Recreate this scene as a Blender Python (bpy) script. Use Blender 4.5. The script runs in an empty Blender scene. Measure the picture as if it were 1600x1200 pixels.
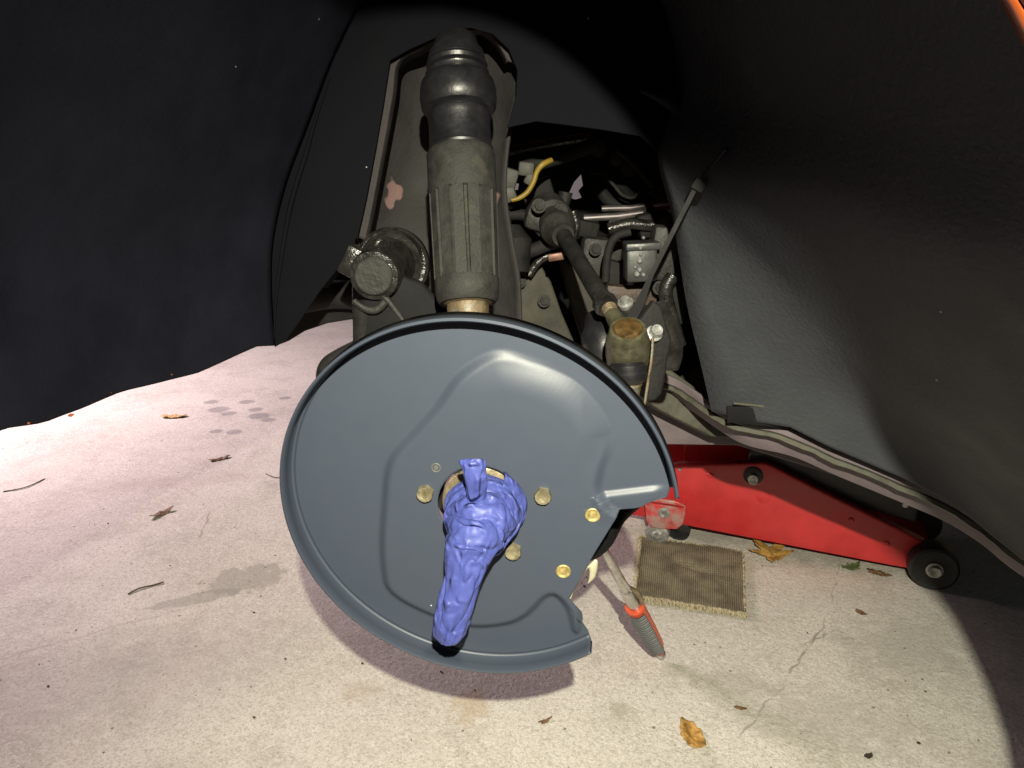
import bpy, bmesh, math, random
import numpy as np
from mathutils import Vector, Matrix, noise
random.seed(7)
R_ = math.radians
scene = bpy.context.scene
COL = scene.collection

# ------------------------------------------------------------------ camera
FOC = 1164.0                     # focal length in photo pixels (1600 wide)
PITCH = R_(17.0)
HUB = 0.43                       # height of the wheel centre above the floor
CAM = Vector((0.0254, -0.53, HUB + 0.2516))
FWD = Vector((0, math.cos(PITCH), -math.sin(PITCH)))
UPV = Vector((0, math.sin(PITCH), math.cos(PITCH)))
cd = bpy.data.cameras.new('camera'); cam = bpy.data.objects.new('camera', cd)
COL.objects.link(cam); cam.location = CAM; cam.rotation_euler = (R_(90) - PITCH, 0, 0)
cd.sensor_width = 36; cd.lens = 36 * FOC / 1600; cd.clip_start = 0.02; cd.clip_end = 200
scene.camera = cam
# ------------------------------------------------------------------ sky (night)
SUN_EL, SUN_ROT = R_(1.5), R_(0)
w = bpy.data.worlds.new('World'); scene.world = w; w.use_nodes = True
nt = w.node_tree; bg = nt.nodes['Background']
sky = nt.nodes.new('ShaderNodeTexSky'); sky.sky_type = 'NISHITA'; sky.sun_disc = False
sky.sun_elevation = SUN_EL; sky.sun_rotation = SUN_ROT
nt.links.new(sky.outputs[0], bg.inputs[0]); bg.inputs[1].default_value = 0.07
# ------------------------------------------------------------------ lamps
LAMP = Vector((0.055, -0.68, 0.90))            # worker's head torch above the camera
ld = bpy.data.lights.new('head_torch', 'SPOT'); ld.energy = 96; ld.color = (1.0, 0.955, 0.75)
ld.spot_size = R_(84); ld.spot_blend = 1.0; ld.shadow_soft_size = 0.007
lo = bpy.data.objects.new('head_torch', ld); COL.objects.link(lo); lo.location = LAMP
aim = Vector((0.16, 0.66, 0.0)) - LAMP
lo.rotation_euler = aim.to_track_quat('-Z', 'Y').to_euler()
pd = bpy.data.lights.new('work_light', 'POINT'); pd.energy = 135; pd.color = (1.0, 0.79, 0.84); pd.shadow_soft_size = 0.25
po = bpy.data.objects.new('work_light', pd); COL.objects.link(po); po.location = (-1.6, 1.4, 1.0)
# ------------------------------------------------------------------ exposure
vs = scene.view_settings; vs.view_transform = 'Standard'; vs.look = 'None'; vs.exposure = 0; vs.gamma = 1
vs.use_curve_mapping = False
cy = scene.cycles; cy.max_bounces = 6; cy.diffuse_bounces = 3; cy.glossy_bounces = 3; cy.transmission_bounces = 3
cy.caustics_reflective = False; cy.caustics_refractive = False

# ------------------------------------------------------------------ projection helpers (photo pixel -> place)
def ray(x, y): return FWD + Vector((1, 0, 0)) * ((x - 800) / FOC) - UPV * ((y - 600) / FOC)
def at(x, y, Y): d = ray(x, y); return CAM + d * ((Y - CAM.y) / d.y)
def gnd(x, y, z=0.0): d = ray(x, y); return CAM + d * ((z - CAM.z) / d.z)
def onpl(x, y, p0, n): d = ray(x, y); return CAM + d * ((p0 - CAM).dot(n) / d.dot(n))
def V(*a): return Vector(a)

# ------------------------------------------------------------------ materials
def mat(name, col, rough=0.5, metal=0.0, var=0.15, vs_=40.0, bump=0.0, bs=200.0, spec=0.5, col2=None, c2s=20.0, c2t=(0.5, 0.6), coat=0.0, specks=None, trans=0.0, detail=3, rv=0.1):
    m = bpy.data.materials.new(name); m.use_nodes = True
    n = m.node_tree.nodes; l = m.node_tree.links; b = n['Principled BSDF']
    tc = n.new('ShaderNodeTexCoord')
    def nz(scale, det=detail, rg=0.6):
        t = n.new('ShaderNodeTexNoise'); t.inputs['Scale'].default_value = scale
        t.inputs['Detail'].default_value = det; t.inputs['Roughness'].default_value = rg
        l.new(tc.outputs['Object'], t.inputs['Vector']); return t
    t = nz(vs_); mr = n.new('ShaderNodeMapRange')
    mr.inputs['From Min'].default_value = 0.3; mr.inputs['From Max'].default_value = 0.7
    mr.inputs['To Min'].default_value = 1 - var; mr.inputs['To Max'].default_value = 1 + var
    l.new(t.outputs[0], mr.inputs['Value'])
    mx = n.new('ShaderNodeMix'); mx.data_type = 'RGBA'; mx.blend_type = 'MULTIPLY'; mx.inputs['Factor'].default_value = 1
    mx.inputs['A'].default_value = (*col, 1)
    l.new(mr.outputs[0], mx.inputs['B']); out = mx.outputs['Result']
    if col2 is not None:
        t2 = nz(c2s); r2 = n.new('ShaderNodeMapRange')
        r2.inputs['From Min'].default_value = c2t[0]; r2.inputs['From Max'].default_value = c2t[1]
        l.new(t2.outputs[0], r2.inputs['Value'])
        m2 = n.new('ShaderNodeMix'); m2.data_type = 'RGBA'; m2.inputs['B'].default_value = (*col2, 1)
        l.new(r2.outputs[0], m2.inputs['Factor']); l.new(out, m2.inputs['A']); out = m2.outputs['Result']
    if specks is not None:      # (colour, voronoi scale, radius, share)
        vo = n.new('ShaderNodeTexVoronoi'); vo.inputs['Scale'].default_value = specks[1]
        l.new(tc.outputs['Object'], vo.inputs['Vector'])
        a = n.new('ShaderNodeMath'); a.operation = 'LESS_THAN'; a.inputs[1].default_value = specks[2]; l.new(vo.outputs['Distance'], a.inputs[0])
        s = n.new('ShaderNodeSeparateColor'); l.new(vo.outputs['Color'], s.inputs[0])
        c = n.new('ShaderNodeMath'); c.operation = 'LESS_THAN'; c.inputs[1].default_value = specks[3]; l.new(s.outputs[0], c.inputs[0])
        d = n.new('ShaderNodeMath'); d.operation = 'MULTIPLY'; l.new(a.outputs[0], d.inputs[0]); l.new(c.outputs[0], d.inputs[1])
        m3 = n.new('ShaderNodeMix'); m3.data_type = 'RGBA'; m3.inputs['B'].default_value = (*specks[0], 1)
        l.new(d.outputs[0], m3.inputs['Factor']); l.new(out, m3.inputs['A']); out = m3.outputs['Result']
    l.new(out, b.inputs['Base Color'])
    b.inputs['Metallic'].default_value = metal; b.inputs['Specular IOR Level'].default_value = spec
    rr = n.new('ShaderNodeMapRange'); rr.inputs['From Min'].default_value = 0.3; rr.inputs['From Max'].default_value = 0.7
    rr.inputs['To Min'].default_value = max(0.02, rough - rv); rr.inputs['To Max'].default_value = min(1, rough + rv)
    l.new(t.outputs[0], rr.inputs['Value']); l.new(rr.outputs[0], b.inputs['Roughness'])
    b.inputs['Coat Weight'].default_value = coat; b.inputs['Transmission Weight'].default_value = trans
    if bump:
        tb = nz(bs, 4); bp = n.new('ShaderNodeBump'); bp.inputs['Strength'].default_value = bump; bp.inputs['Distance'].default_value = 0.002
        l.new(tb.outputs[0], bp.inputs['Height']); l.new(bp.outputs[0], b.inputs['Normal'])
    return m

M = {}
M['liner'] = mat('black_liner_blue_fill', (0.0088, 0.0097, 0.0175), 0.72, var=0.2, vs_=14, bump=0.2, bs=220, spec=0.2, specks=((0.35, 0.35, 0.33), 42, 0.035, 0.10))  # black plastic; navy tint is blue fill light put into the colour
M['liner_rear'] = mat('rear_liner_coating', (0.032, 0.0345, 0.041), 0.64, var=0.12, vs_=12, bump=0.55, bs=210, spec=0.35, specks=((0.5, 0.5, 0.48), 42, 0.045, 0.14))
M['liner_inner'] = mat('black_inner_liner', (0.0050, 0.0051, 0.0075), 0.8, var=0.2, vs_=14, bump=0.15, bs=220, spec=0.07, specks=((0.35, 0.35, 0.33), 42, 0.035, 0.10))  # black, with the same blue fill put weakly into the colour
M['orange'] = mat('orange_body_paint', (0.17, 0.032, 0.004), 0.35, var=0.05, coat=0.6)
M['wing'] = mat('dirty_undercoat', (0.018, 0.0165, 0.0165), 0.8, var=0.3, vs_=25, bump=0.5, bs=150, col2=(0.17, 0.105, 0.10), c2s=13, c2t=(0.64, 0.66))
M['wing_lip'] = mat('faded_primer_lip', (0.030, 0.025, 0.025), 0.75, var=0.3, vs_=30, bump=0.3)
M['bay'] = mat('black_engine_bay', (0.008, 0.008, 0.009), 0.75, var=0.4, vs_=30, bump=0.4, bs=60, spec=0.15)
M['rail'] = mat('muddy_chassis', (0.045, 0.042, 0.032), 0.85, var=0.45, vs_=35, bump=0.7, bs=110, col2=(0.035, 0.033, 0.03), c2s=30, c2t=(0.5, 0.66))
M['seam'] = mat('grey_green_seam_sealer', (0.062, 0.060, 0.045), 0.75, var=0.35, vs_=40, bump=0.6, bs=120, col2=(0.04, 0.038, 0.03), c2s=45, c2t=(0.58, 0.7))
M['sill'] = mat('pink_lit_sill', (0.12, 0.095, 0.105), 0.8, var=0.2, vs_=20, bump=0.3)  # mauve tint is the pink work-light spill put into the colour
M['shield'] = mat('blue_grey_shield_paint', (0.047, 0.058, 0.083), 0.46, rv=0.012, var=0.012, vs_=60, spec=0.5, bump=0.03, bs=700, specks=((0.6, 0.62, 0.62), 48, 0.030, 0.24))
M['zinc'] = mat('yellow_zinc_bolt', (0.24, 0.21, 0.13), 0.45, metal=0.35, var=0.35, vs_=150, bump=0.3, bs=500, col2=(0.12, 0.09, 0.05), c2s=180, c2t=(0.55, 0.7))
M['brass'] = mat('gold_rivet', (0.36, 0.28, 0.11), 0.45, metal=0.3, var=0.3, vs_=200, bump=0.3, bs=400)
M['hub'] = mat('oily_hub_steel', (0.22, 0.18, 0.11), 0.4, metal=0.5, var=0.4, vs_=80, bump=0.2)
M['iron'] = mat('dark_oily_iron', (0.018, 0.017, 0.016), 0.28, metal=0.1, var=0.5, vs_=70, bump=0.7, bs=150, spec=0.6)
M['matte'] = mat('matt_black_iron', (0.013, 0.0125, 0.012), 0.72, var=0.4, vs_=60, bump=0.5, bs=200, spec=0.2)
M['dirtgrey'] = mat('dirty_grey_metal', (0.022, 0.022, 0.020), 0.7, var=0.3, vs_=90, bump=0.4, bs=400, spec=0.3, col2=(0.036, 0.035, 0.027), c2s=50, c2t=(0.6, 0.72))
M['dirtdark'] = mat('dirty_dark_metal', (0.017, 0.0165, 0.0145), 0.65, var=0.45, vs_=50, bump=0.6, bs=180)
M['rubber'] = mat('black_rubber', (0.010, 0.010, 0.012), 0.40, var=0.2, vs_=60, bump=0.15, bs=200, spec=0.55)
M['rust'] = mat('rusty_steel', (0.13, 0.095, 0.055), 0.55, metal=0.4, var=0.5, vs_=80, bump=0.4, bs=300, col2=(0.16, 0.15, 0.12), c2s=90, c2t=(0.5, 0.6))
M['joint'] = mat('greasy_joint_housing', (0.085, 0.08, 0.05), 0.42, metal=0.45, var=0.4, vs_=90, bump=0.4, bs=300)
M['amber'] = mat('rusty_cap', (0.085, 0.05, 0.017), 0.4, metal=0.3, var=0.5, vs_=120, bump=0.5, bs=250)
M['browniron'] = mat('rust_brown_bracket', (0.05, 0.03, 0.022), 0.6, var=0.5, vs_=60, bump=0.5)
M['rustfleck'] = mat('orange_rust', (0.30, 0.075, 0.02), 0.8, var=0.4, vs_=200)
M['steel'] = mat('bright_steel', (0.55, 0.53, 0.50), 0.28, metal=0.9, var=0.2, vs_=120, bump=0.1)
M['dirtsteel'] = mat('dull_grey_plug', (0.11, 0.105, 0.09), 0.5, metal=0.2, var=0.3, vs_=120, bump=0.2)
M['dullsteel'] = mat('dull_zinc_steel', (0.42, 0.42, 0.41), 0.45, metal=0.7, var=0.3, vs_=120, bump=0.2)
M['red'] = mat('red_jack_paint', (0.50, 0.030, 0.033), 0.36, var=0.10, vs_=25, bump=0.08, bs=150, spec=0.45, col2=(0.36, 0.015, 0.016), c2s=9, c2t=(0.6, 0.8), coat=0.15)
M['redworn'] = mat('worn_red_paint', (0.50, 0.045, 0.045), 0.36, var=0.15, vs_=40, col2=(0.40, 0.25, 0.23), c2s=30, c2t=(0.42, 0.60), bump=0.15, bs=200)
M['jackgrey'] = mat('grey_lift_arm', (0.05, 0.05, 0.052), 0.5, var=0.2, vs_=30)
M['tyre'] = mat('black_roller', (0.015, 0.015, 0.015), 0.5, var=0.3, vs_=60, bump=0.3)
M['grip'] = mat('grey_ribbed_grip', (0.085, 0.09, 0.095), 0.5, var=0.15, vs_=90)
M['toolred'] = mat('orange_red_plastic', (0.58, 0.085, 0.035), 0.38, var=0.1, vs_=60, bump=0.1, bs=300)
M['strap'] = mat('dusty_cable_tie', (0.010, 0.010, 0.010), 0.7, var=0.2, vs_=60, spec=0.2)
M['yellow'] = mat('yellow_wire_sleeve', (0.19, 0.125, 0.012), 0.45, var=0.2, vs_=60)
M['greyplastic'] = mat('dusty_grey_connector', (0.045, 0.044, 0.038), 0.65, var=0.3, vs_=50, bump=0.4)
M['copper'] = mat('copper_clip', (0.14, 0.07, 0.05), 0.5, metal=0.4, var=0.3, vs_=80)
M['pipe'] = mat('bare_metal_pipe', (0.16, 0.14, 0.145), 0.42, metal=0.7, var=0.3, vs_=60)
M['bottle'] = mat('cloudy_plastic_bottle', (0.03, 0.032, 0.033), 0.45, var=0.25, vs_=45, bump=0.2, bs=120, spec=0.6)
M['drop'] = mat('clear_droplet', (0.6, 0.62, 0.62), 0.05, var=0.0, trans=0.6, spec=0.8)
M['cream'] = mat('cream_metal_tab', (0.50, 0.47, 0.34), 0.5, var=0.2, vs_=80, bump=0.2)
M['leaf'] = mat('dry_maple_leaf', (0.42, 0.24, 0.06), 0.6, var=0.4, vs_=90, bump=0.6, bs=220, col2=(0.20, 0.10, 0.03), c2s=60, c2t=(0.58, 0.72))
M['leafbrown'] = mat('brown_leaf', (0.16, 0.09, 0.045), 0.65, var=0.4, vs_=90, bump=0.5, bs=220)
M['leafpale'] = mat('pale_tan_leaf', (0.52, 0.36, 0.15), 0.6, var=0.3, vs_=90, bump=0.5, bs=220)
M['leafgreen'] = mat('faded_green_leaf', (0.10, 0.13, 0.05), 0.6, var=0.4, vs_=90, bump=0.5, bs=220)
M['twig'] = mat('dark_twig', (0.09, 0.065, 0.045), 0.8, var=0.3, vs_=90)
M['wall'] = mat('white_garage_wall', (0.75, 0.74, 0.76), 0.8, var=0.05, vs_=3)
M['debris'] = mat('dark_grit', (0.05, 0.035, 0.025), 0.9, var=0.5, vs_=50)

# glove: thin nitrile, slightly translucent
def glove_mat():
    m = mat('blue_violet_nitrile', (0.060, 0.077, 0.285), 0.48, var=0.10, vs_=60, bump=0.10, bs=260, spec=0.35)
    b = m.node_tree.nodes['Principled BSDF']
    n = m.node_tree.nodes; l = m.node_tree.links; tc = n.new('ShaderNodeTexCoord')
    t = n.new('ShaderNodeTexNoise'); t.noise_type = 'RIDGED_MULTIFRACTAL'; t.inputs['Scale'].default_value = 95; t.inputs['Detail'].default_value = 3; t.inputs['Distortion'].default_value = 0.6
    mp = n.new('ShaderNodeMapping'); mp.inputs['Scale'].default_value = (1, 1, 0.75); l.new(tc.outputs['Object'], mp.inputs['Vector']); l.new(mp.outputs[0], t.inputs['Vector'])
    bp = n.new('ShaderNodeBump'); bp.inputs['Strength'].default_value = 1.0; bp.inputs['Distance'].default_value = 0.0045
    l.new(t.outputs[0], bp.inputs['Height']); l.new(bp.outputs[0], b.inputs['Normal'])
    b.inputs['Subsurface Weight'].default_value = 0.15; b.inputs['Subsurface Radius'].default_value = (0.004, 0.005, 0.012)
    b.inputs['Subsurface Scale'].default_value = 0.5
    return m
M['glove'] = glove_mat()

def carpet_mat():
    m = bpy.data.materials.new('brown_woven_backing'); m.use_nodes = True
    n = m.node_tree.nodes; l = m.node_tree.links; b = n['Principled BSDF']; b.inputs['Roughness'].default_value = 0.95
    tc = n.new('ShaderNodeTexCoord')
    t = n.new('ShaderNodeTexNoise'); t.inputs['Scale'].default_value = 28; t.inputs['Detail'].default_value = 8; l.new(tc.outputs['Object'], t.inputs['Vector'])
    t2 = n.new('ShaderNodeTexNoise'); t2.inputs['Scale'].default_value = 420; l.new(tc.outputs['Object'], t2.inputs['Vector'])
    cr = n.new('ShaderNodeValToRGB'); e = cr.color_ramp.elements
    e[0].position = 0.25; e[0].color = (0.075, 0.062, 0.042, 1); e[1].position = 0.60; e[1].color = (0.19, 0.16, 0.105, 1)
    l.new(t.outputs[0], cr.inputs[0])
    mx = n.new('ShaderNodeMix'); mx.data_type = 'RGBA'; mx.blend_type = 'OVERLAY'; mx.inputs['Factor'].default_value = 0.55
    l.new(cr.outputs[0], mx.inputs['A']); l.new(t2.outputs[0], mx.inputs['B']); l.new(mx.outputs['Result'], b.inputs['Base Color'])
    return m
M['carpet'] = carpet_mat()
M['fringe'] = mat('pale_carpet_pile', (0.36, 0.31, 0.20), 0.95, var=0.35, vs_=200)

def concrete():
    m = bpy.data.materials.new('concrete_floor'); m.use_nodes = True
    n = m.node_tree.nodes; l = m.node_tree.links; b = n['Principled BSDF']
    tc = n.new('ShaderNodeTexCoord'); P = tc.outputs['Object']
    def nz(s, d=6, r=0.6, dist=0.0):
        t = n.new('ShaderNodeTexNoise'); t.inputs['Scale'].default_value = s; t.inputs['Detail'].default_value = d
        t.inputs['Roughness'].default_value = r; t.inputs['Distortion'].default_value = dist; l.new(P, t.inputs['Vector']); return t.outputs[0]
    def ramp(v, a, c, lo=0.0, hi=1.0, smooth=False):
        r = n.new('ShaderNodeMapRange'); r.inputs['From Min'].default_value = a; r.inputs['From Max'].default_value = c
        r.inputs['To Min'].default_value = lo; r.inputs['To Max'].default_value = hi
        if smooth: r.interpolation_type = 'SMOOTHSTEP'
        l.new(v, r.inputs['Value']); return r.outputs[0]
    def mix(a, bcol, f, mode='MIX'):
        x = n.new('ShaderNodeMix'); x.data_type = 'RGBA'; x.blend_type = mode
        if isinstance(f, float): x.inputs['Factor'].default_value = f
        else: l.new(f, x.inputs['Factor'])
        if isinstance(a, tuple): x.inputs['A'].default_value = (*a, 1)
        else: l.new(a, x.inputs['A'])
        if isinstance(bcol, tuple): x.inputs['B'].default_value = (*bcol, 1)
        else: l.new(bcol, x.inputs['B'])
        return x.outputs['Result']
    def math_(op, a, c=None):
        x = n.new('ShaderNodeMath'); x.operation = op
        for i, q in enumerate((a, c)):
            if q is None: continue
            if isinstance(q, (int, float)): x.inputs[i].default_value = q
            else: l.new(q, x.inputs[i])
        return x.outputs[0]
    base = mix((0.54, 0.51, 0.45), (0.67, 0.645, 0.58), ramp(nz(3.5, 4, 0.65), 0.35, 0.65))
    base = mix(base, (0.36, 0.335, 0.29), ramp(nz(9, 6, 0.72, 0.4), 0.50, 0.68, 0, 0.55))
    base = mix(base, (0.68, 0.66, 0.61), ramp(nz(75, 4, 0.75), 0.48, 0.64, 0, 0.7))
    base = mix(base, (0.28, 0.25, 0.21), ramp(nz(190, 3, 0.75), 0.52, 0.66, 0, 0.42))
    base = mix(base, (0.24, 0.21, 0.17), ramp(nz(480, 2, 0.7), 0.52, 0.66, 0, 0.5))
    va = n.new('ShaderNodeTexVoronoi'); va.inputs['Scale'].default_value = 330; l.new(P, va.inputs['Vector'])
    sa_ = n.new('ShaderNodeSeparateColor'); l.new(va.outputs['Color'], sa_.inputs[0])
    base = mix(base, (0.26, 0.235, 0.20), ramp(sa_.outputs[0], 0.62, 0.95, 0, 0.32))
    base = mix(base, (0.80, 0.78, 0.72), ramp(sa_.outputs[1], 0.75, 1.0, 0, 0.25))
    # pits
    vo = n.new('ShaderNodeTexVoronoi'); vo.inputs['Scale'].default_value = 55; vo.inputs['Randomness'].default_value = 1; l.new(P, vo.inputs['Vector'])
    sp = n.new('ShaderNodeSeparateColor'); l.new(vo.outputs['Color'], sp.inputs[0])
    rad = ramp(sp.outputs[1], 0.0, 1.0, 0.03, 0.14)
    pit = math_('MULTIPLY', math_('LESS_THAN', vo.outputs['Distance'], rad), math_('LESS_THAN', sp.outputs[0], 0.16))
    base = mix(base, (0.13, 0.10, 0.085), math_('MULTIPLY', pit, 0.8))
    # oil spots and stains with their own outline
    wob = nz(38, 5, 0.6)
    def spot(c, rx, ry, rot=0.0, col=(0.2, 0.19, 0.18), strength=0.6, soft=0.25, wb=0.9):
        nonlocal base
        mp = n.new('ShaderNodeMapping'); mp.vector_type = 'TEXTURE'
        mp.inputs['Location'].default_value = (c[0], c[1], 0); mp.inputs['Rotation'].default_value = (0, 0, rot); mp.inputs['Scale'].default_value = (rx, ry, 1)
        l.new(P, mp.inputs['Vector'])
        ln = n.new('ShaderNodeVectorMath'); ln.operation = 'LENGTH'; l.new(mp.outputs[0], ln.inputs[0])
        d = math_('ADD', ln.outputs['Value'], ramp(wob, 0.3, 0.7, -wb / 2, wb / 2))
        base = mix(base, col, ramp(d, 1 - soft, 1 + soft, strength, 0.0, True))
    for px, py, r in ((342, 640, .028), (358, 646, .02), (405, 650, .03), (385, 628, .022), (445, 622, .016), (337, 674, .016), (366, 675, .02), (420, 656, .018), (400, 640, .02), (330, 628, .02)):
        g = gnd(px, py); spot(g, r * 1.0, r * 0.9, 0, (0.17, 0.165, 0.175), 0.55, 0.25, 0.5)
    g = gnd(385, 905); spot(g, 0.062, 0.042, 0.3, (0.26, 0.25, 0.215), 0.55, 0.2, 1.2)
    g = gnd(310, 935); spot(g, 0.07, 0.016, 0.35, (0.27, 0.26, 0.23), 0.5, 0.15, 0.5)
    g = gnd(735, 1105); spot(g, 0.022, 0.03, 0, (0.42, 0.31, 0.17), 0.45, 0.5, 1.0)
    g = gnd(565, 1080); spot(g, 0.022, 0.02, 0, (0.40, 0.32, 0.24), 0.35, 0.6, 1.0)
    g = gnd(970, 1112); spot(g, 0.013, 0.015, 0, (0.36, 0.35, 0.27), 0.6, 0.3, 0.8)
    g = gnd(1055, 1048); spot(g, 0.018, 0.014, 0, (0.38, 0.37, 0.30), 0.5, 0.3, 0.8)
    g = gnd(1150, 1065); spot(g, 0.05, 0.022, -0.2, (0.33, 0.31, 0.26), 0.45, 0.6, 1.3)
    g = gnd(1105, 838); spot(g, 0.05, 0.02, -0.3, (0.30, 0.29, 0.26), 0.5, 0.5, 1.0)
    g = gnd(1300, 860); spot(g, 0.14, 0.05, -0.35, (0.32, 0.30, 0.26), 0.5, 0.7, 1.4)
    g = gnd(1420, 1010); spot(g, 0.08, 0.06, 0.4, (0.34, 0.32, 0.28), 0.45, 0.7, 1.4)
    g = gnd(1290, 1125); spot(g, 0.09, 0.05, -0.2, (0.36, 0.34, 0.29), 0.4, 0.7, 1.4)
    g = gnd(160, 1060); spot(g, 0.20, 0.09, 0.3, (0.34, 0.31, 0.30), 0.35, 0.8, 1.2)
    g = gnd(260, 755); spot(g, 0.16, 0.03, 0.2, (0.37, 0.31, 0.28), 0.35, 0.8, 1.2)
    # hairline crack and trowel lines
    nz22 = nz(22, 3); nz30 = nz(30, 2)
    def line(a, c, wid, col, strength, wb=0.005):
        nonlocal base
        a = gnd(*a); c = gnd(*c); dx, dy = c.x - a.x, c.y - a.y; L = math.hypot(dx, dy)
        mp = n.new('ShaderNodeMapping'); mp.vector_type = 'TEXTURE'
        mp.inputs['Location'].default_value = ((a.x + c.x) / 2, (a.y + c.y) / 2, 0); mp.inputs['Rotation'].default_value = (0, 0, math.atan2(dy, dx)); l.new(P, mp.inputs['Vector'])
        s = n.new('ShaderNodeSeparateXYZ'); l.new(mp.outputs[0], s.inputs[0])
        dy_ = math_('ABSOLUTE', math_('ADD', s.outputs[1], ramp(nz22, 0.3, 0.7, -wb, wb)))
        ins = ramp(math_('ABSOLUTE', s.outputs[0]), L / 2 - 0.01, L / 2 + 0.01, 1, 0)
        base = mix(base, col, math_('MULTIPLY', math_('MULTIPLY', ramp(dy_, wid * 0.4, wid, strength, 0.0), ins), ramp(nz30, 0.35, 0.55)))
    line((1300, 955), (1235, 1055), 0.0022, (0.24, 0.22, 0.19), 0.8)
    line((1240, 1045), (1150, 1160), 0.0020, (0.26, 0.24, 0.21), 0.7)
    line((1250, 1010), (1300, 985), 0.0018, (0.26, 0.24, 0.21), 0.7)
    line((1310, 870), (1300, 940), 0.0018, (0.30, 0.28, 0.25), 0.6)
    line((328, 800), (312, 845), 0.0025, (0.30, 0.24, 0.22), 0.7, 0.004)
    line((0, 1030), (290, 950), 0.003, (0.36, 0.33, 0.32), 0.5)
    l.new(base, b.inputs['Base Color']); b.inputs['Roughness'].default_value = 0.85; b.inputs['Specular IOR Level'].default_value = 0.3
    h1 = nz(150, 3, 0.7); bp = n.new('ShaderNodeBump'); bp.inputs['Strength'].default_value = 0.55; bp.inputs['Distance'].default_value = 0.003
    hh = math_('SUBTRACT', h1, math_('MULTIPLY', pit, 0.5)); l.new(hh, bp.inputs['Height']); l.new(bp.outputs[0], b.inputs['Normal'])
    return m
M['concrete'] = concrete()

# ------------------------------------------------------------------ builders
def empty(name, loc, label=None, cat=None, group=None):
    o = bpy.data.objects.new(name, None); COL.objects.link(o); o.location = loc; o.empty_display_size = 0.05
    tag(o, label, cat, group); return o
def tag(o, label=None, cat=None, group=None, kind=None):
    if label: o['label'] = label
    if cat: o['category'] = cat
    if group: o['group'] = group
    if kind: o['kind'] = kind
    return o
def world_loc(p):
    return p.location.copy() + (world_loc(p.parent) if p.parent is not None and p.parent.type == 'EMPTY' else Vector())
def link(name, me, m, parent=None, smooth=True, auto=True):
    o = bpy.data.objects.new(name, me); COL.objects.link(o)
    if m is not None:
        me.materials.clear(); me.materials.append(M[m] if isinstance(m, str) else m)
    if smooth:
        me.polygons.foreach_set('use_smooth', [True] * len(me.polygons))
        if auto: me.set_sharp_from_angle(angle=R_(38))
    if parent is not None:
        o.parent = parent
        if parent.type == 'EMPTY': o.matrix_parent_inverse = Matrix.Translation(-parent.location)
    return o
def mesh(name, v, f, m, parent=None, smooth=True, fix=True):
    me = bpy.data.meshes.new(name); me.from_pydata([tuple(q) for q in v], [], f); me.update()
    if fix:
        bm = bmesh.new(); bm.from_mesh(me); bmesh.ops.recalc_face_normals(bm, faces=bm.faces); bm.to_mesh(me); bm.free()
    return link(name, me, m, parent, smooth)
def spline(pts, n):
    pts = [Vector(p) for p in pts]; k = len(pts); out = []
    for i in range(n):
        t = i / (n - 1) * (k - 1); j = min(int(t), k - 2); u = t - j
        p0 = pts[max(j - 1, 0)]; p1 = pts[j]; p2 = pts[j + 1]; p3 = pts[min(j + 2, k - 1)]
        out.append(0.5 * ((2 * p1) + (p2 - p0) * u + (2 * p0 - 5 * p1 + 4 * p2 - p3) * u * u + (3 * p1 - p0 - 3 * p2 + p3) * u ** 3))
    return out
def frames(path):
    ts = []
    for i in range(len(path)):
        ts.append((path[min(i + 1, len(path) - 1)] - path[max(i - 1, 0)]).normalized())
    u = ts[0].orthogonal().normalized(); fr = []
    for t in ts:
        u = (u - t * u.dot(t)).normalized(); fr.append((u, t.cross(u), t))
    return fr
def tube_data(path, rad, n=16, disp=None, cap=True):
    fr = frames(path); v = []; f = []
    for i, p in enumerate(path):
        r = rad[i] if hasattr(rad, '__len__') else rad
        for k in range(n):
            a = 2 * math.pi * k / n; d = fr[i][0] * math.cos(a) + fr[i][1] * math.sin(a)
            rr = r if disp is None else r * disp(i / (len(path) - 1), a)
            v.append(p + d * rr)
    for i in range(len(path) - 1):
        for k in range(n):
            f.append((i * n + k, i * n + (k + 1) % n, (i + 1) * n + (k + 1) % n, (i + 1) * n + k))
    if cap: f.append(tuple(range(n))[::-1]); f.append(tuple(range((len(path) - 1) * n, len(path) * n)))
    return v, f
def tube(name, pts, rad, m, parent=None, n=16, seg=None, disp=None):
    pts = [Vector(p) for p in pts]
    if seg:
        path = spline(pts, seg)
        if hasattr(rad, '__len__'):
            k = len(rad); rad = [float(np.interp(i / (seg - 1) * (k - 1), range(k), rad)) for i in range(seg)]
    else: path = pts
    v, f = tube_data(path, rad, n, disp); return mesh(name, v, f, m, parent)
def lathe(name, p0, p1, prof, m, parent=None, n=32, ang=None):
    """prof: list of (distance fraction along p0->p1, radius)"""
    p0 = Vector(p0); p1 = Vector(p1); ax = (p1 - p0); t = ax.normalized()
    u = t.cross(Vector((0, 1, 0.001))).normalized(); w_ = t.cross(u); v = []; f = []
    for s, r in prof:
        for k in range(n):
            a = 2 * math.pi * k / n; rr = r if ang is None else r * ang(s, a)
            v.append(p0 + ax * s + (u * math.cos(a) + w_ * math.sin(a)) * rr)
    L = len(prof)
    for i in range(L - 1):
        for k in range(n): f.append((i * n + k, i * n + (k + 1) % n, (i + 1) * n + (k + 1) % n, (i + 1) * n + k))
    f.append(tuple(range(n))); f.append(tuple(range((L - 1) * n, L * n)))
    return mesh(name, v, f, m, parent)
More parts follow.
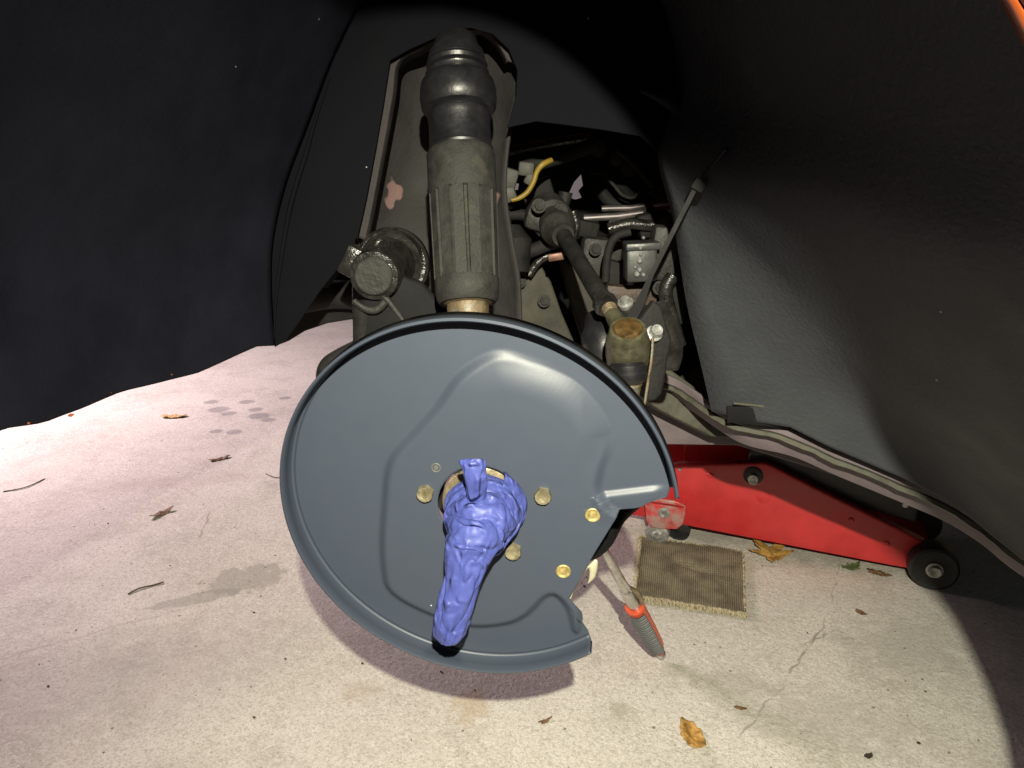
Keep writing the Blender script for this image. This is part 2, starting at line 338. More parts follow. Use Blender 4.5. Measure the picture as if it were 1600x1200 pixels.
def plate(name, pts, nrm, thick, m, parent=None, holes=(), bevel=0.0):
    """flat sheet outline given by 3-D points in one plane, extruded to its thickness"""
    nrm = Vector(nrm).normalized(); o = Vector(pts[0]); ux = nrm.orthogonal().normalized(); uy = nrm.cross(ux)
    cu = bpy.data.curves.new('tmp', 'CURVE'); cu.dimensions = '2D'; cu.fill_mode = 'BOTH'; cu.extrude = max(thick / 2 - bevel, 0.0001)
    cu.bevel_depth = bevel; cu.bevel_resolution = 2; cu.offset = -bevel
    for lp in [pts] + list(holes):
        s = cu.splines.new('POLY'); s.points.add(len(lp) - 1); s.use_cyclic_u = True
        for q, p in zip(s.points, lp):
            d = Vector(p) - o; q.co = (d.dot(ux), d.dot(uy), 0, 1)
    ob = bpy.data.objects.new('tmp', cu); COL.objects.link(ob)
    me = bpy.data.meshes.new_from_object(ob.evaluated_get(bpy.context.evaluated_depsgraph_get()))
    bpy.data.objects.remove(ob); bpy.data.curves.remove(cu)
    me.transform(Matrix((( ux.x, uy.x, nrm.x, o.x), (ux.y, uy.y, nrm.y, o.y), (ux.z, uy.z, nrm.z, o.z), (0, 0, 0, 1))))
    me.name = name; bm = bmesh.new(); bm.from_mesh(me); bmesh.ops.remove_doubles(bm, verts=bm.verts, dist=1e-5)
    bmesh.ops.recalc_face_normals(bm, faces=bm.faces); bm.to_mesh(me); bm.free()
    return link(name, me, m, parent)
def grid(name, G, m, parent=None, thick=0.0, smooth=True):
    a = len(G); b = len(G[0]); v = [p for r in G for p in r]
    f = [(i * b + j, i * b + j + 1, (i + 1) * b + j + 1, (i + 1) * b + j) for i in range(a - 1) for j in range(b - 1)]
    o = mesh(name, v, f, m, parent, smooth)
    if thick:
        md = o.modifiers.new('thickness', 'SOLIDIFY'); md.thickness = thick; md.offset = 0
    return o
def box_pts(c, ux, uy, uz, sx, sy, sz):
    return [c + ux * (sx * i) + uy * (sy * j) + uz * (sz * k) for i in (-.5, .5) for j in (-.5, .5) for k in (-.5, .5)]
BF = [(0, 1, 3, 2), (4, 6, 7, 5), (0, 4, 5, 1), (2, 3, 7, 6), (0, 2, 6, 4), (1, 5, 7, 3)]
def box(name, c, s, m, parent=None, rot=None, bevel=0.003):
    R = rot or Matrix.Identity(3); ux, uy, uz = R @ V(1, 0, 0), R @ V(0, 1, 0), R @ V(0, 0, 1)
    me = bpy.data.meshes.new(name); me.from_pydata([tuple(p) for p in box_pts(Vector(c), ux, uy, uz, *s)], [], BF)
    bm = bmesh.new(); bm.from_mesh(me); bmesh.ops.recalc_face_normals(bm, faces=bm.faces)
    if bevel: bmesh.ops.bevel(bm, geom=list(bm.edges), offset=bevel, segments=2, affect='EDGES', profile=0.5)
    bm.to_mesh(me); bm.free(); return link(name, me, m, parent)
def hexbolt(name, c, axis, r, h, m, parent=None, washer=0.0, rot=0.0):
    c = Vector(c); axis = Vector(axis).normalized(); prof = []
    u = axis.cross(Vector((0, 0, 1))).normalized(); w_ = axis.cross(u); v = []; f = []
    def ring(hh, rr, n=24, hexa=True):
        i0 = len(v)
        for k in range(n):
            a = 2 * math.pi * k / n + rot
            q = rr
            if hexa: q = rr * math.cos(math.pi / 6) / math.cos(((a - rot) % (math.pi / 3)) - math.pi / 6)
            v.append(c + axis * hh + (u * math.cos(a) + w_ * math.sin(a)) * q)
        return i0
    rings = []
    if washer: rings += [ring(0, washer, 24, False), ring(h * 0.22, washer, 24, False), ring(h * 0.26, r * 1.02)]
    else: rings += [ring(0, r)]
    rings += [ring(h * 0.88, r), ring(h, r * 0.88, 24, False), ring(h * 0.99, r * 0.6, 24, False), ring(h * 0.93, r * 0.5, 24, False)]
    for a, b in zip(rings[:-1], rings[1:]):
        for k in range(24): f.append((a + k, a + (k + 1) % 24, b + (k + 1) % 24, b + k))
    f.append(tuple(range(rings[-1], rings[-1] + 24)))
    return mesh(name, v, f, m, parent)
def pl(px, Y): return [at(x, y, Y) for x, y in px]
NY = V(0, -1, 0)

# ================================================================== SETTING
S = 60.0
o = mesh('ground', [(-S, -S, 0), (S, -S, 0), (S, S, 0), (-S, S, 0)], [(0, 1, 2, 3)], 'concrete', None, False); tag(o, kind='structure')
gw = box('garage_wall', (0.6, 5.5, 1.3), (7.0, 0.15, 2.6), 'wall'); tag(gw, 'white garage wall glimpsed through the gap behind the suspension', 'wall')

# ================================================================== CAR BODY
car = empty('car', (0.05, 0.3, 0), 'jacked orange car seen from inside its open front wheel arch', 'car')
YF = -0.28
LIP = [(-.375, .34), (-.372, .45), (-.345, .57), (-.30, .665), (-.235, .74), (-.15, .815), (-.07, .850), (.005, .862), (.050, .852), (.083, .828), (.106, .800), (.124, .780), (.147, .761), (.177, .731), (.201, .699), (.212, .678), (.226, .656), (.245, .633), (.271, .606), (.294, .560), (.319, .478), (.335, .34)]
lip3 = spline([V(x, YF, z) for x, z in LIP], 60)
outer = [V(.95, YF, .34), V(.95, YF, 1.0), V(.5, YF, 1.02), V(-.5, YF, .95), V(-.62, YF, .75), V(-.62, YF, .34)]
fo = plate('fender', lip3 + outer, (0, 1, 0), 0.0024, 'orange', car)
# folded inner flange of the fender lip
G = []
for i, p in enumerate(lip3):
    c = V(0.0, YF, .43); d = (p - c).normalized(); G.append([p + V(0, 0.002, 0), p + V(0, 0.012, 0) + d * 0.002, p + V(0, 0.022, 0) + d * 0.012])
grid('lip_flange', G, 'orange', fo, 0.0015)
hood = []
for i in range(13):
    y = YF + 0.005 + i * 0.14
    hood.append([V(x, y, 0.95 + 0.045 * min(1, (x + .62) / 1.2) + 0.05 * math.sin(min(1, i / 5) * math.pi / 2)) for x in np.linspace(-.62, .95, 12)])
grid('bonnet', hood, 'orange', car, 0.002)

# ---- barrel of the wheel-arch liner
YD = 0.24
deepL = [(430, 540), (425, 460), (427, 380), (447, 290), (484, 190), (524, 85), (580, -20), (660, -110), (770, -150)]
deepR = [(770, -150), (900, -135), (1000, -60), (1050, 50), (1056, 150), (1030, 240), (1052, 340), (1072, 470), (1092, 560), (1110, 640)]
YN = -.273
nearL = [(-.360, .49), (-.375, .56), (-.365, .64), (-.315, .72), (-.23, .795), (-.12, .855), (0.01, .885)]
nearR = [(0.01, .885), (.13, .835), (.22, .770), (.29, .69), (.335, .62), (.365, .55), (.39, .47), (.40, .41)]
def edge_at(E, Y):
    ys = [e[2] for e in E]; o_ = np.argsort(ys); ys = np.array(ys)[o_]
    return at(float(np.interp(Y, ys, np.array([e[0] for e in E])[o_])), float(np.interp(Y, ys, np.array([e[1] for e in E])[o_])), Y)
EL = [(430, 540, .24), (400, 541, .205), (300, 582, .12), (180, 612, .03), (120, 638, -.02), (60, 661, -.065), (0, 670, -.10), (-300, 690, -.243)]
ER = [(1112, 642, .24), (1150, 655, .232), (1225, 662, .218), (1300, 700, .203), (1400, 741, .183), (1500, 792, .155), (1600, 874, .12), (1800, 985, .0), (2300, 1300, -.273)]
def barrel(name, dp, near, E, flip, m, nv=80, ns=44):
    D = spline([at(x, y, YD) for x, y in dp], nv); N = spline([V(x, YN, z) for x, z in near], nv); G = []
    for j in range(ns):
        s = j / (ns - 1); Y = YD + (YN - YD) * s; row = []
        for i in range(nv):
            p = D[i].lerp(N[i], s); row.append(p)
        k = 0 if not flip else nv - 1
        tgt = edge_at(E, Y)
        if not flip and Y < -.10:
            u_ = (-.10 - Y) / (-.10 - YN); tgt = edge_at(E, -.10).lerp(N[0], u_ * .6 + .4 * u_ * u_)
        off = tgt - row[k]
        for i in range(nv):
            q = (i / (nv - 1)) if not flip else 1 - i / (nv - 1); w_ = max(0, 1 - q / 0.45); w_ = w_ * w_ * (3 - 2 * w_)
            row[i] = row[i] + off * w_
            b = noise.noise(row[i] * 7) * 0.005 + noise.noise(row[i] * 30) * 0.0006
            d = V(row[i].x - .03, 0, row[i].z - .45).normalized(); row[i] = row[i] + d * (b * min(1, s * 5 + 0.0))
        G.append(row)
    return grid(name, G, m, car, 0.003)
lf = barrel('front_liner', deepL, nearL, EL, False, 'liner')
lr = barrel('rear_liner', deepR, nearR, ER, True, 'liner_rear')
# inner wall of the liner round the strut opening
hole = [(1030, 240), (1000, 213), (940, 203), (880, 195), (838, 190), (792, 200), (806, 150), (808, 110), (795, 78), (770, 54), (735, 44), (700, 50), (676, 62), (640, 78), (610, 95), (600, 160), (588, 230), (573, 310), (560, 368), (528, 420), (498, 458), (470, 500), (446, 533)]
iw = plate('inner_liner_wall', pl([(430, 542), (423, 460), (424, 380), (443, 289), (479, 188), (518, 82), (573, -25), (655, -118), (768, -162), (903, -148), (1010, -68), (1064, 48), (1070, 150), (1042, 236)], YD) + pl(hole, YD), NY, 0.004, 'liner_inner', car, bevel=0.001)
# vertical swage pressed into the front liner wall
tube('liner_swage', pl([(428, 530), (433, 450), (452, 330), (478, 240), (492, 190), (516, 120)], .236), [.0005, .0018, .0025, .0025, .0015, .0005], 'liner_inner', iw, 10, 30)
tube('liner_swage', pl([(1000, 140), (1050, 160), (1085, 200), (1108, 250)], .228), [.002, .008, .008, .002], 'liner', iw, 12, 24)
# slot with a pale edge at the foot of the rear liner
sl = plate('drain_slot', pl([(1136, 634), (1225, 640), (1226, 668), (1136, 660)], .226), NY, .003, 'bay', car, bevel=.001)
tube('slot_edge', pl([(1146, 630), (1185, 634), (1222, 637)], .222), .0014, 'seam', sl, 8)
# spot-welded seam flange under the rear liner
seam = [(1012, 590, .34), (1060, 610, .32), (1105, 640, .275), (1150, 665, .245), (1225, 683, .228), (1300, 715, .212), (1400, 756, .190), (1470, 786, .172), (1530, 822, .153), (1600, 876, .125), (1800, 992, .0), (2300, 1310, -.265)]
G = []
for q in spline([at(*s) for s in seam], 90):
    nzv = noise.noise(q * 40) * .002 + noise.noise(q * 140) * .001
    G.append([q + V(0, 0, .001 + nzv * .6), q + V(-.002, -.002, .0005 + nzv * .5), q + V(-.0026, -.003, -.002 + nzv), q + V(-.001, .0, -.004 + nzv)])
grid('seam_flange', G, 'seam', car, 0.003)
# sill face behind the seam
G = []
for q in spline([at(*s) for s in seam], 60):
    G.append([q + V(0, .012, .01), q + V(0.01, .016, -.014), q + V(.02, .022, -.030), q + V(.05, .09, -.033), q + V(.2, .3, -.03)])
grid('sill_underside', G, 'sill', car, 0.003)
# chassis rail that the beige mud shows on
plate('chassis_rail', pl([(985, 545), (1040, 575), (1075, 600), (1135, 652), (1200, 690), (1100, 680), (1020, 640), (960, 600)], .36), V(0.2, -1, .3), .02, 'seam', car, bevel=.002)
plate('chassis_rail', pl([(960, 590), (1030, 634), (1120, 662), (1215, 690), (1300, 730), (1300, 740), (1150, 694), (1000, 692), (940, 640)], .40), NY, .01, 'sill', car, bevel=.002)

plate('light_block_tray', [V(-.12, .52, .33), V(1.6, .52, .33), V(1.6, 1.7, .33), V(-.12, 1.7, .33)], V(0, 0, 1), .01, 'bay', car)  # added unseen panel, blocks the work light from the floor at right
for (x, y, r) in ((108, 651, .004), (168, 617, .003), (180, 611, .002), (232, 598, .003), (262, 589, .005), (130, 637, .002), (40, 664, .003)):
    Yf = float(np.interp(x, [0, 60, 120, 180, 300], [-.10, -.065, -.02, .03, .12])); p = at(x, y - 3, Yf) + V(.002, -.001, 0)
    tube('rust_fleck', [p - V(r * .5, 0, r * .12), p, p + V(r * .5, 0, r * .2)], [r * .15, r * .32, r * .12], 'rustfleck', lf, 7)
# ---- inner wing (strut tower) behind the liner
def wing_sheet():
    rows = []
    left = [(556, 545), (552, 440), (556, 372), (578, 290), (596, 190), (604, 90), (640, 62), (700, 34)]
    right = [(815, 545), (812, 440), (800, 372), (790, 290), (800, 190), (822, 108), (812, 66), (760, 30)]
    for (a, b), (c, d) in zip(spline_px(left, 50), spline_px(right, 50)):
        r = []
        for k in range(40):
            u = k / 39; Y = .275 + .05 * math.sin(math.pi * u) ** 0.7
            p = at(a + (c - a) * u, b + (d - b) * u, Y); p.y += noise.noise(p * 22) * .004; r.append(p)
        rows.append(r)
    return rows
def spline_px(p, n): return [(q.x, q.y) for q in spline([V(a, b, 0) for a, b in p], n)]
grid('strut_tower', wing_sheet(), 'wing', car, .003)
G = []
for (a, b) in spline_px([(566, 372), (575, 330), (592, 240), (608, 150), (616, 98), (650, 76), (690, 56), (735, 47), (775, 62), (800, 100)], 50):
    p = at(a, b, .262); G.append([p + V(-.006, 0, 0), p + V(-.003, -.008, .002), p + V(.004, -.009, -.001), p + V(.008, 0.004, -.003)])
grid('tower_lip', G, 'wing_lip', car, .002)

# ---- engine bay glimpsed through the opening
plate('bulkhead', pl([(640, 120), (1180, 120), (1180, 585), (1000, 585), (640, 560)], .80), NY, .01, 'bay', car,
      holes=[pl([(908, 272), (911, 290), (904, 298), (909, 309), (899, 312), (886, 307), (897, 284)], .80), pl([(799, 290), (806, 286), (811, 287), (809, 297), (800, 297)], .80)])
plate('side_bulkhead', [V(-.02, .30, .40), V(-.02, .80, .40), V(-.02, .80, .95), V(-.02, .30, .95)], (1, 0, 0), .006, 'bay', car)
plate('side_bulkhead', [V(.50, .30, .38), V(.50, .80, .38), V(.50, .80, .95), V(.30, .30, .95)], (1, 0, 0), .006, 'bay', car)
plate('front_subframe', pl([(436, 470), (438, 536), (456, 529), (480, 514), (515, 502), (552, 496), (640, 500), (700, 500), (700, 400), (560, 355), (520, 400)], .42), NY, .03, 'matte', car, bevel=.003)
tube('front_subframe', pl([(470, 470), (520, 460), (565, 462)], .385), [.016, .018, .018], 'matte', car, 14, 12)
tube('front_subframe', pl([(500, 440), (530, 405), (565, 392)], .36), [.012, .012, .012], 'bay', car, 12, 10)
plate('crossmember', pl([(772, 430), (800, 424), (846, 417), (860, 440), (876, 488), (907, 560), (772, 560)], .40), V(.1, -1, .1), .03, 'rail', car, bevel=.004)
plate('crossmember', pl([(872, 398), (898, 418), (925, 470), (940, 520), (938, 585), (918, 560), (893, 480)], .42), V(.1, -1, .1), .03, 'rail', car, bevel=.004)
box('steering_box', at(935, 415, .46), (.052, .05, .075), 'dirtdark', car, Matrix.Rotation(.1, 3, 'Y'), .006)
tube('lower_bar', pl([(772, 418), (800, 405), (850, 384), (885, 372)], .35), .008, 'matte', car, 12, 16)
lathe('rubber_cup', at(800, 425, .34), at(800, 352, .35), [(0, .020), (.4, .022), (.7, .023), (.9, .014), (1, .010)], 'matte', car, 20)
# casting with wavy web at the top of the opening
plate('engine_casting', pl([(885, 207), (905, 203), (960, 205), (1000, 212), (1022, 235), (1036, 290), (1040, 312), (1020, 306), (1006, 296), (990, 310), (975, 306), (960, 290), (944, 272), (925, 272), (922, 250), (905, 240)], .52), NY, .03, 'matte', car, bevel=.004)
for a in ((936, 232), (965, 245), (985, 262)):
    p = at(a[0], a[1], .49); lathe('casting_boss', p + V(0, .03, 0), p, [(0, .012), (.8, .012), (.92, .011), (1, .007)], 'dirtdark', car, 16)
tube('casting_edge', pl([(920, 270), (942, 272), (958, 288), (972, 304), (988, 309), (996, 302)], .49), .0022, 'dirtgrey', car, 8, 30)
tube('casting_rib', pl([(962, 234), (985, 252), (1006, 275), (1022, 292)], .49), .0045, 'dirtdark', car, 8, 14)
tube('coolant_pipe', pl([(940, 326), (985, 325), (1050, 316)], .50), .0042, 'pipe', car, 12)
tube('coolant_pipe', pl([(912, 341), (965, 338), (1050, 326)], .48), .0052, 'pipe', car, 12)
lathe('filter_canister', at(921, 372, .56), at(921, 338, .56), [(0, .013), (.8, .013), (1, .010)], 'dirtgrey', car, 20)
tube('hose', pl([(946, 440), (950, 395), (962, 370), (985, 362)], .36), .005, 'matte', car, 12, 24)
tube('hose', pl([(884, 300), (880, 320), (876, 330)], .50), [.010, .008, .005], 'dirtdark', car, 12, 8)
for (a, b, s, r) in ((795, 278, (.020, .02, .022), .3), (792, 305, (.022, .02, .018), -.3), (822, 264, (.018, .02, .016), .1), (828, 280, (.012, .02, .014), .5)):
    box('wiring_connector', at(a, b, .36), s, 'greyplastic', car, Matrix.Rotation(r, 3, 'Y'), .003)
tube('cable_loom', pl([(812, 262), (850, 252), (890, 240), (930, 225)], .42), .009, 'matte', car, 12, 20)
cc = box('copper_clip', at(869, 401, .30), (.018, .008, .008), 'copper', car, Matrix.Rotation(-.15, 3, 'Y'), .001)
box('mount_bracket', at(985, 462, .34), (.060, .02, .022), 'browniron', car, Matrix.Rotation(.1, 3, 'Y'), .002)
for pts, Y, r, m_ in (([(780, 240), (820, 232), (870, 222), (925, 214)], .46, .006, 'iron'), ([(776, 345), (800, 335), (830, 340), (845, 360)], .40, .007, 'matte'),
                      ([(895, 330), (900, 352), (893, 380), (900, 410)], .44, .006, 'iron'), ([(1040, 340), (1020, 352), (985, 350), (950, 358)], .42, .007, 'iron'),
                      ([(940, 300), (960, 318), (1000, 322), (1040, 300)], .55, .009, 'matte'), ([(826, 430), (846, 405), (880, 392)], .37, .005, 'iron'),
                      ([(1052, 430), (1040, 455), (1050, 500), (1062, 540)], .30, .008, 'iron')):
    tube('hose', pl(pts, Y), r, m_, car, 12, 24)
for (x, y, Y) in ((842, 322, .31), (876, 330, .33), (930, 390, .42), (955, 402, .42), (1030, 450, .31), (812, 440, .375), (850, 470, .375), (960, 350, .46), (1015, 330, .47), (1025, 268, .49), (905, 222, .49)):
    hexbolt('bolt_head', at(x, y, Y), (.1, -1, .2), .0055, .006, 'dirtgrey', car, washer=.008)
for (x, y, Y, sz, r) in ((905, 355, .47, (.05, .03, .022), .2), (1020, 350, .44, (.04, .03, .03), -.2), (960, 440, .40, (.03, .02, .05), .3), (1050, 470, .33, (.03, .03, .05), .1), (840, 300, .45, (.04, .03, .03), -.3)):
    box('engine_bracket', at(x, y, Y), sz, 'matte', car, Matrix.Rotation(r, 3, 'Y'), .004)
# bottle
bt = box('reservoir_bottle', at(1000, 410, .30), (.034, .03, .040), 'bottle', car, Matrix.Rotation(-.05, 3, 'Y'), .004)
box('bottle_lid', at(1002, 383, .298), (.038, .034, .008), 'bottle', bt, Matrix.Rotation(-.05, 3, 'Y'), .002)
box('bottle_bracket', at(1035, 395, .32), (.030, .03, .06), 'dirtdark', car, Matrix.Rotation(.1, 3, 'Y'), .004)
for (a, b, r) in ((1001, 388, .0020), (1000, 408, .0030), (1000, 422, .0026), (996, 429, .0030), (1002, 398, .0018), (1006, 430, .0022), (1006, 372, .0018), (993, 418, .0016)):
    p = at(a, b, .281); lathe('droplet', p + V(0, .004, 0), p - V(0, r * .8, 0), [(0, r), (.5, r * .95), (.8, r * .6), (1, r * .1)], 'drop', bt, 12)

# ================================================================== SHOCK ABSORBER
sa0, sa1 = at(733, 520, .10), at(712, 62, .205)
def yfrac(y): return (520 - y) / (520 - 62)
def dep(s): p = sa0.lerp(sa1, s); return (p - CAM).dot(FWD)
def prof(L): return [(yfrac(y), r * dep(yfrac(y)) / FOC) for y, r in L]
sa = empty('shock_absorber', sa0, 'dirty grey ribbed shock absorber with black rubber boot above the shield', 'shock absorber')
lathe('piston_tube', sa0, sa1, prof([(520, 33), (478, 33), (476, 38), (470, 38)]), 'rust', sa)
cn = lathe('canister', sa0, sa1, prof([(476, 44), (471, 48), (462, 50), (442, 50), (438, 49), (436, 47.5), (312, 49.5), (310, 53), (306, 53.5), (252, 53.5), (247, 52), (243, 50), (242, 40)]), 'dirtgrey', sa, 48)
ribs = []
axd = (sa1 - sa0).normalized(); ru = axd.cross(V(0, 1, .001)).normalized(); rw = axd.cross(ru)
for k in range(14):
    a = 2 * math.pi * (k + .35) / 14; d = ru * math.cos(a) + rw * math.sin(a); tg = axd.cross(d)
    s0, s1 = yfrac(441), yfrac(310); r0 = 48.3 * dep(s0) / FOC; r1 = 50.3 * dep(s1) / FOC
    p0 = sa0.lerp(sa1, s0) + d * r0; p1 = sa0.lerp(sa1, s1) + d * r1; v = []
    for p in (p0, p1):
        for (x, y) in ((-.0052, -.002), (-.0046, .0012), (.0046, .0012), (.0052, -.002)): v.append(p + tg * x + d * y)
    mesh('rib', v, [(0, 1, 2, 3), (4, 5, 6, 7), (0, 1, 5, 4), (1, 2, 6, 5), (2, 3, 7, 6), (3, 0, 4, 7)], 'dirtgrey', cn, False)
lathe('dust_boot', sa0, sa1, prof([(246, 47), (244, 50), (240, 51), (236, 49), (214, 48), (195, 48.5), (189, 50), (186, 49), (184.5, 44), (182, 43), (180, 46), (178, 54), (172, 58.5), (160, 60), (146, 59.5), (135, 57), (129, 52), (126, 46)]), 'rubber', sa, 48)
lathe('top_mount', sa0, sa1, prof([(128, 43), (125, 48), (120, 50), (117, 48), (115.5, 42), (113, 41.5), (111, 46), (106, 48), (102, 46), (100.5, 42), (98, 42), (96, 45), (86, 43), (83, 38), (62, 32)]), 'rubber', sa, 40)

# ================================================================== STEERING KNUCKLE + HUB
PC = V(.001, .022, .4168)          # centre of the shield plate
kn = empty('steering_knuckle', PC, 'black steering knuckle with tan hub flange behind the dust shield', 'steering knuckle')
hc = at(756, 785, .022)
lathe('hub_flange', hc + V(0, .05, 0), hc + V(0, -.004, 0), [(0, .034), (.9, .034), (.97, .033), (1, .030)], 'hub', kn, 40)
lathe('spindle', hc, hc + V(-.004, -.055, -.004), [(0, .024), (.3, .022), (.6, .018), (1, .015)], 'hub', kn, 24)
lathe('knuckle_body', hc + V(0, .12, 0), hc + V(0, .03, 0), [(0, .05), (.5, .055), (1, .045)], 'iron', kn, 24)
tube('lower_arm', [at(865, 860, .07), at(930, 850, .10), at(960, 800, .14), at(1000, 770, .20)], [.016, .012, .014, .012], 'bay', kn, 16, 20)
tube('upper_arm', [hc + V(0, .08, .02), at(740, 560, .12), at(735, 505, .11)], [.03, .024, .022], 'iron', kn, 16, 12)
tube('tie_rod_arm', [hc + V(.03, .08, .03), at(930, 680, .11), at(975, 615, .10)], [.025, .016, .014], 'matte', kn, 14, 12)
# cream clip sticking out below the cut edge
def strip(name, pts, wid, wd, m, parent, th=.0015, n=24):
    pts = spline(pts, n); wd = Vector(wd).normalized() * wid / 2
    return grid(name, [[p - wd, p - wd * .4 + V(0, -.0006, 0), p + wd * .4 + V(0, -.0006, 0), p + wd] for p in pts], m, parent, th)
strip('cream_clip', [at(902, 908, .06), at(912, 894, .045), at(922, 882, .035), at(927, 882, .034), at(927, 895, .036), at(924, 906, .038)], .010, V(.6, 0, .7), 'cream', kn)
strip('cream_clip', [at(893, 922, .03), at(890, 930, .03), at(889, 934, .031)], .004, V(1, 0, 0), 'cream', kn)

# ================================================================== BRAKE DUST SHIELD
sh = empty('brake_dust_shield', PC, 'large blue grey round brake dust shield with a notch cut at lower right', 'dust shield')
def RADF(a): return .1538 + .0045 * math.cos(2 * (a - R_(150)))
YP = .022; YR = 0.0
def px2(x, y, Y=YP): p = at(x, y, Y); return (p.x - PC.x, p.z - PC.z)
def polyR(pts):      # outline of the cut part in (x, z) about the centre
    return [px2(*q) for q in pts]
A_HI, A_LO = R_(6.0), R_(-53.5)
def rimpt(a): r = RADF(a) - .0035; return (r * math.cos(a), r * math.sin(a))
cut = [rimpt(A_HI)] + polyR([(1040, 764), (1028, 766), (1012, 772), (1003, 779), (990, 782), (975, 781), (968, 785), (952, 813), (930, 850), (905, 897), (891, 922), (898, 930), (906, 938), (911, 945), (912, 955), (911, 962), (918, 970), (923, 982)]) + [rimpt(A_LO)]
def angR(c): return math.atan2(c[1], c[0]), math.hypot(*c)
ca = [angR(c) for c in cut]          # angle falls clockwise on the picture: from ~+0 to ~-50 deg
a_hi = max(a for a, r in ca); a_lo = min(a for a, r in ca)
NA = 300; angs = []
seq = []
for i in range(len(ca) - 1):         # dense along the cut line
    for t in np.linspace(0, 1, 8, endpoint=False): 
        x = cut[i][0] + (cut[i + 1][0] - cut[i][0]) * t; z = cut[i][1] + (cut[i + 1][1] - cut[i][1]) * t
        seq.append((math.atan2(z, x), math.hypot(x, z), 0.0))
seq.append((ca[-1][0], ca[-1][1], 0.0))
a_start = ca[0][0]; a_end = ca[-1][0]
arc = [(a_end - (a_end - (a_start - 2 * math.pi)) * t, 0.0, 1.0) for t in np.linspace(0, 1, NA)]
arc = [(a, RADF(a), f_) for a, r, f_ in arc]
outl = seq[1:-1] + arc 
plat = [px2(*q) for q in [(760, 562), (790, 553), (830, 562), (870, 575), (905, 594), (935, 625), (955, 660), (952, 692), (940, 725), (936, 755), (950, 780), (975, 800), (960, 850), (915, 925), (903, 975), (893, 945), (880, 926), (866, 919), (852, 925), (838, 940), (822, 955), (795, 968), (745, 975), (695, 966), (640, 945), (612, 925), (604, 900), (601, 850), (606, 775), (610, 740), (622, 712), (655, 675), (690, 635), (720, 592)]]
_q = plat + plat[:3]
PA = np.array([(0.5 * ((2 * np.array(_q[i + 1])) + (np.array(_q[i + 2]) - np.array(_q[i])) * u + (2 * np.array(_q[i]) - 5 * np.array(_q[i + 1]) + 4 * np.array(_q[i + 2]) - np.array(_q[(i + 3) % len(plat)])) * u * u + (3 * np.array(_q[i + 1]) - np.array(_q[i]) - 3 * np.array(_q[i + 2]) + np.array(_q[(i + 3) % len(plat)])) * u ** 3)) for i in range(len(plat)) for u in (0, .25, .5, .75)])
def sdf(X, Z):
    P = np.stack([X, Z], -1); n = len(PA); dmin = np.full(X.shape, 1e9); ins = np.zeros(X.shape, bool)
    for i in range(n):
        a = PA[i]; b = PA[(i + 1) % n]; e = b - a; wv = P - a
        t = np.clip((wv @ e) / (e @ e), 0, 1); d = np.hypot(*(np.moveaxis(wv - t[..., None] * e, -1, 0))); dmin = np.minimum(dmin, d)
        c = (a[1] <= Z) != (b[1] <= Z)
        with np.errstate(divide='ignore', invalid='ignore'): xi = a[0] + (Z - a[1]) * (b[0] - a[0]) / (b[1] - a[1])
        ins ^= c & (X < xi)
    return np.where(ins, -dmin, dmin)
def sstep(a, b, x): t = np.clip((x - a) / (b - a), 0, 1); return t * t * (3 - 2 * t)
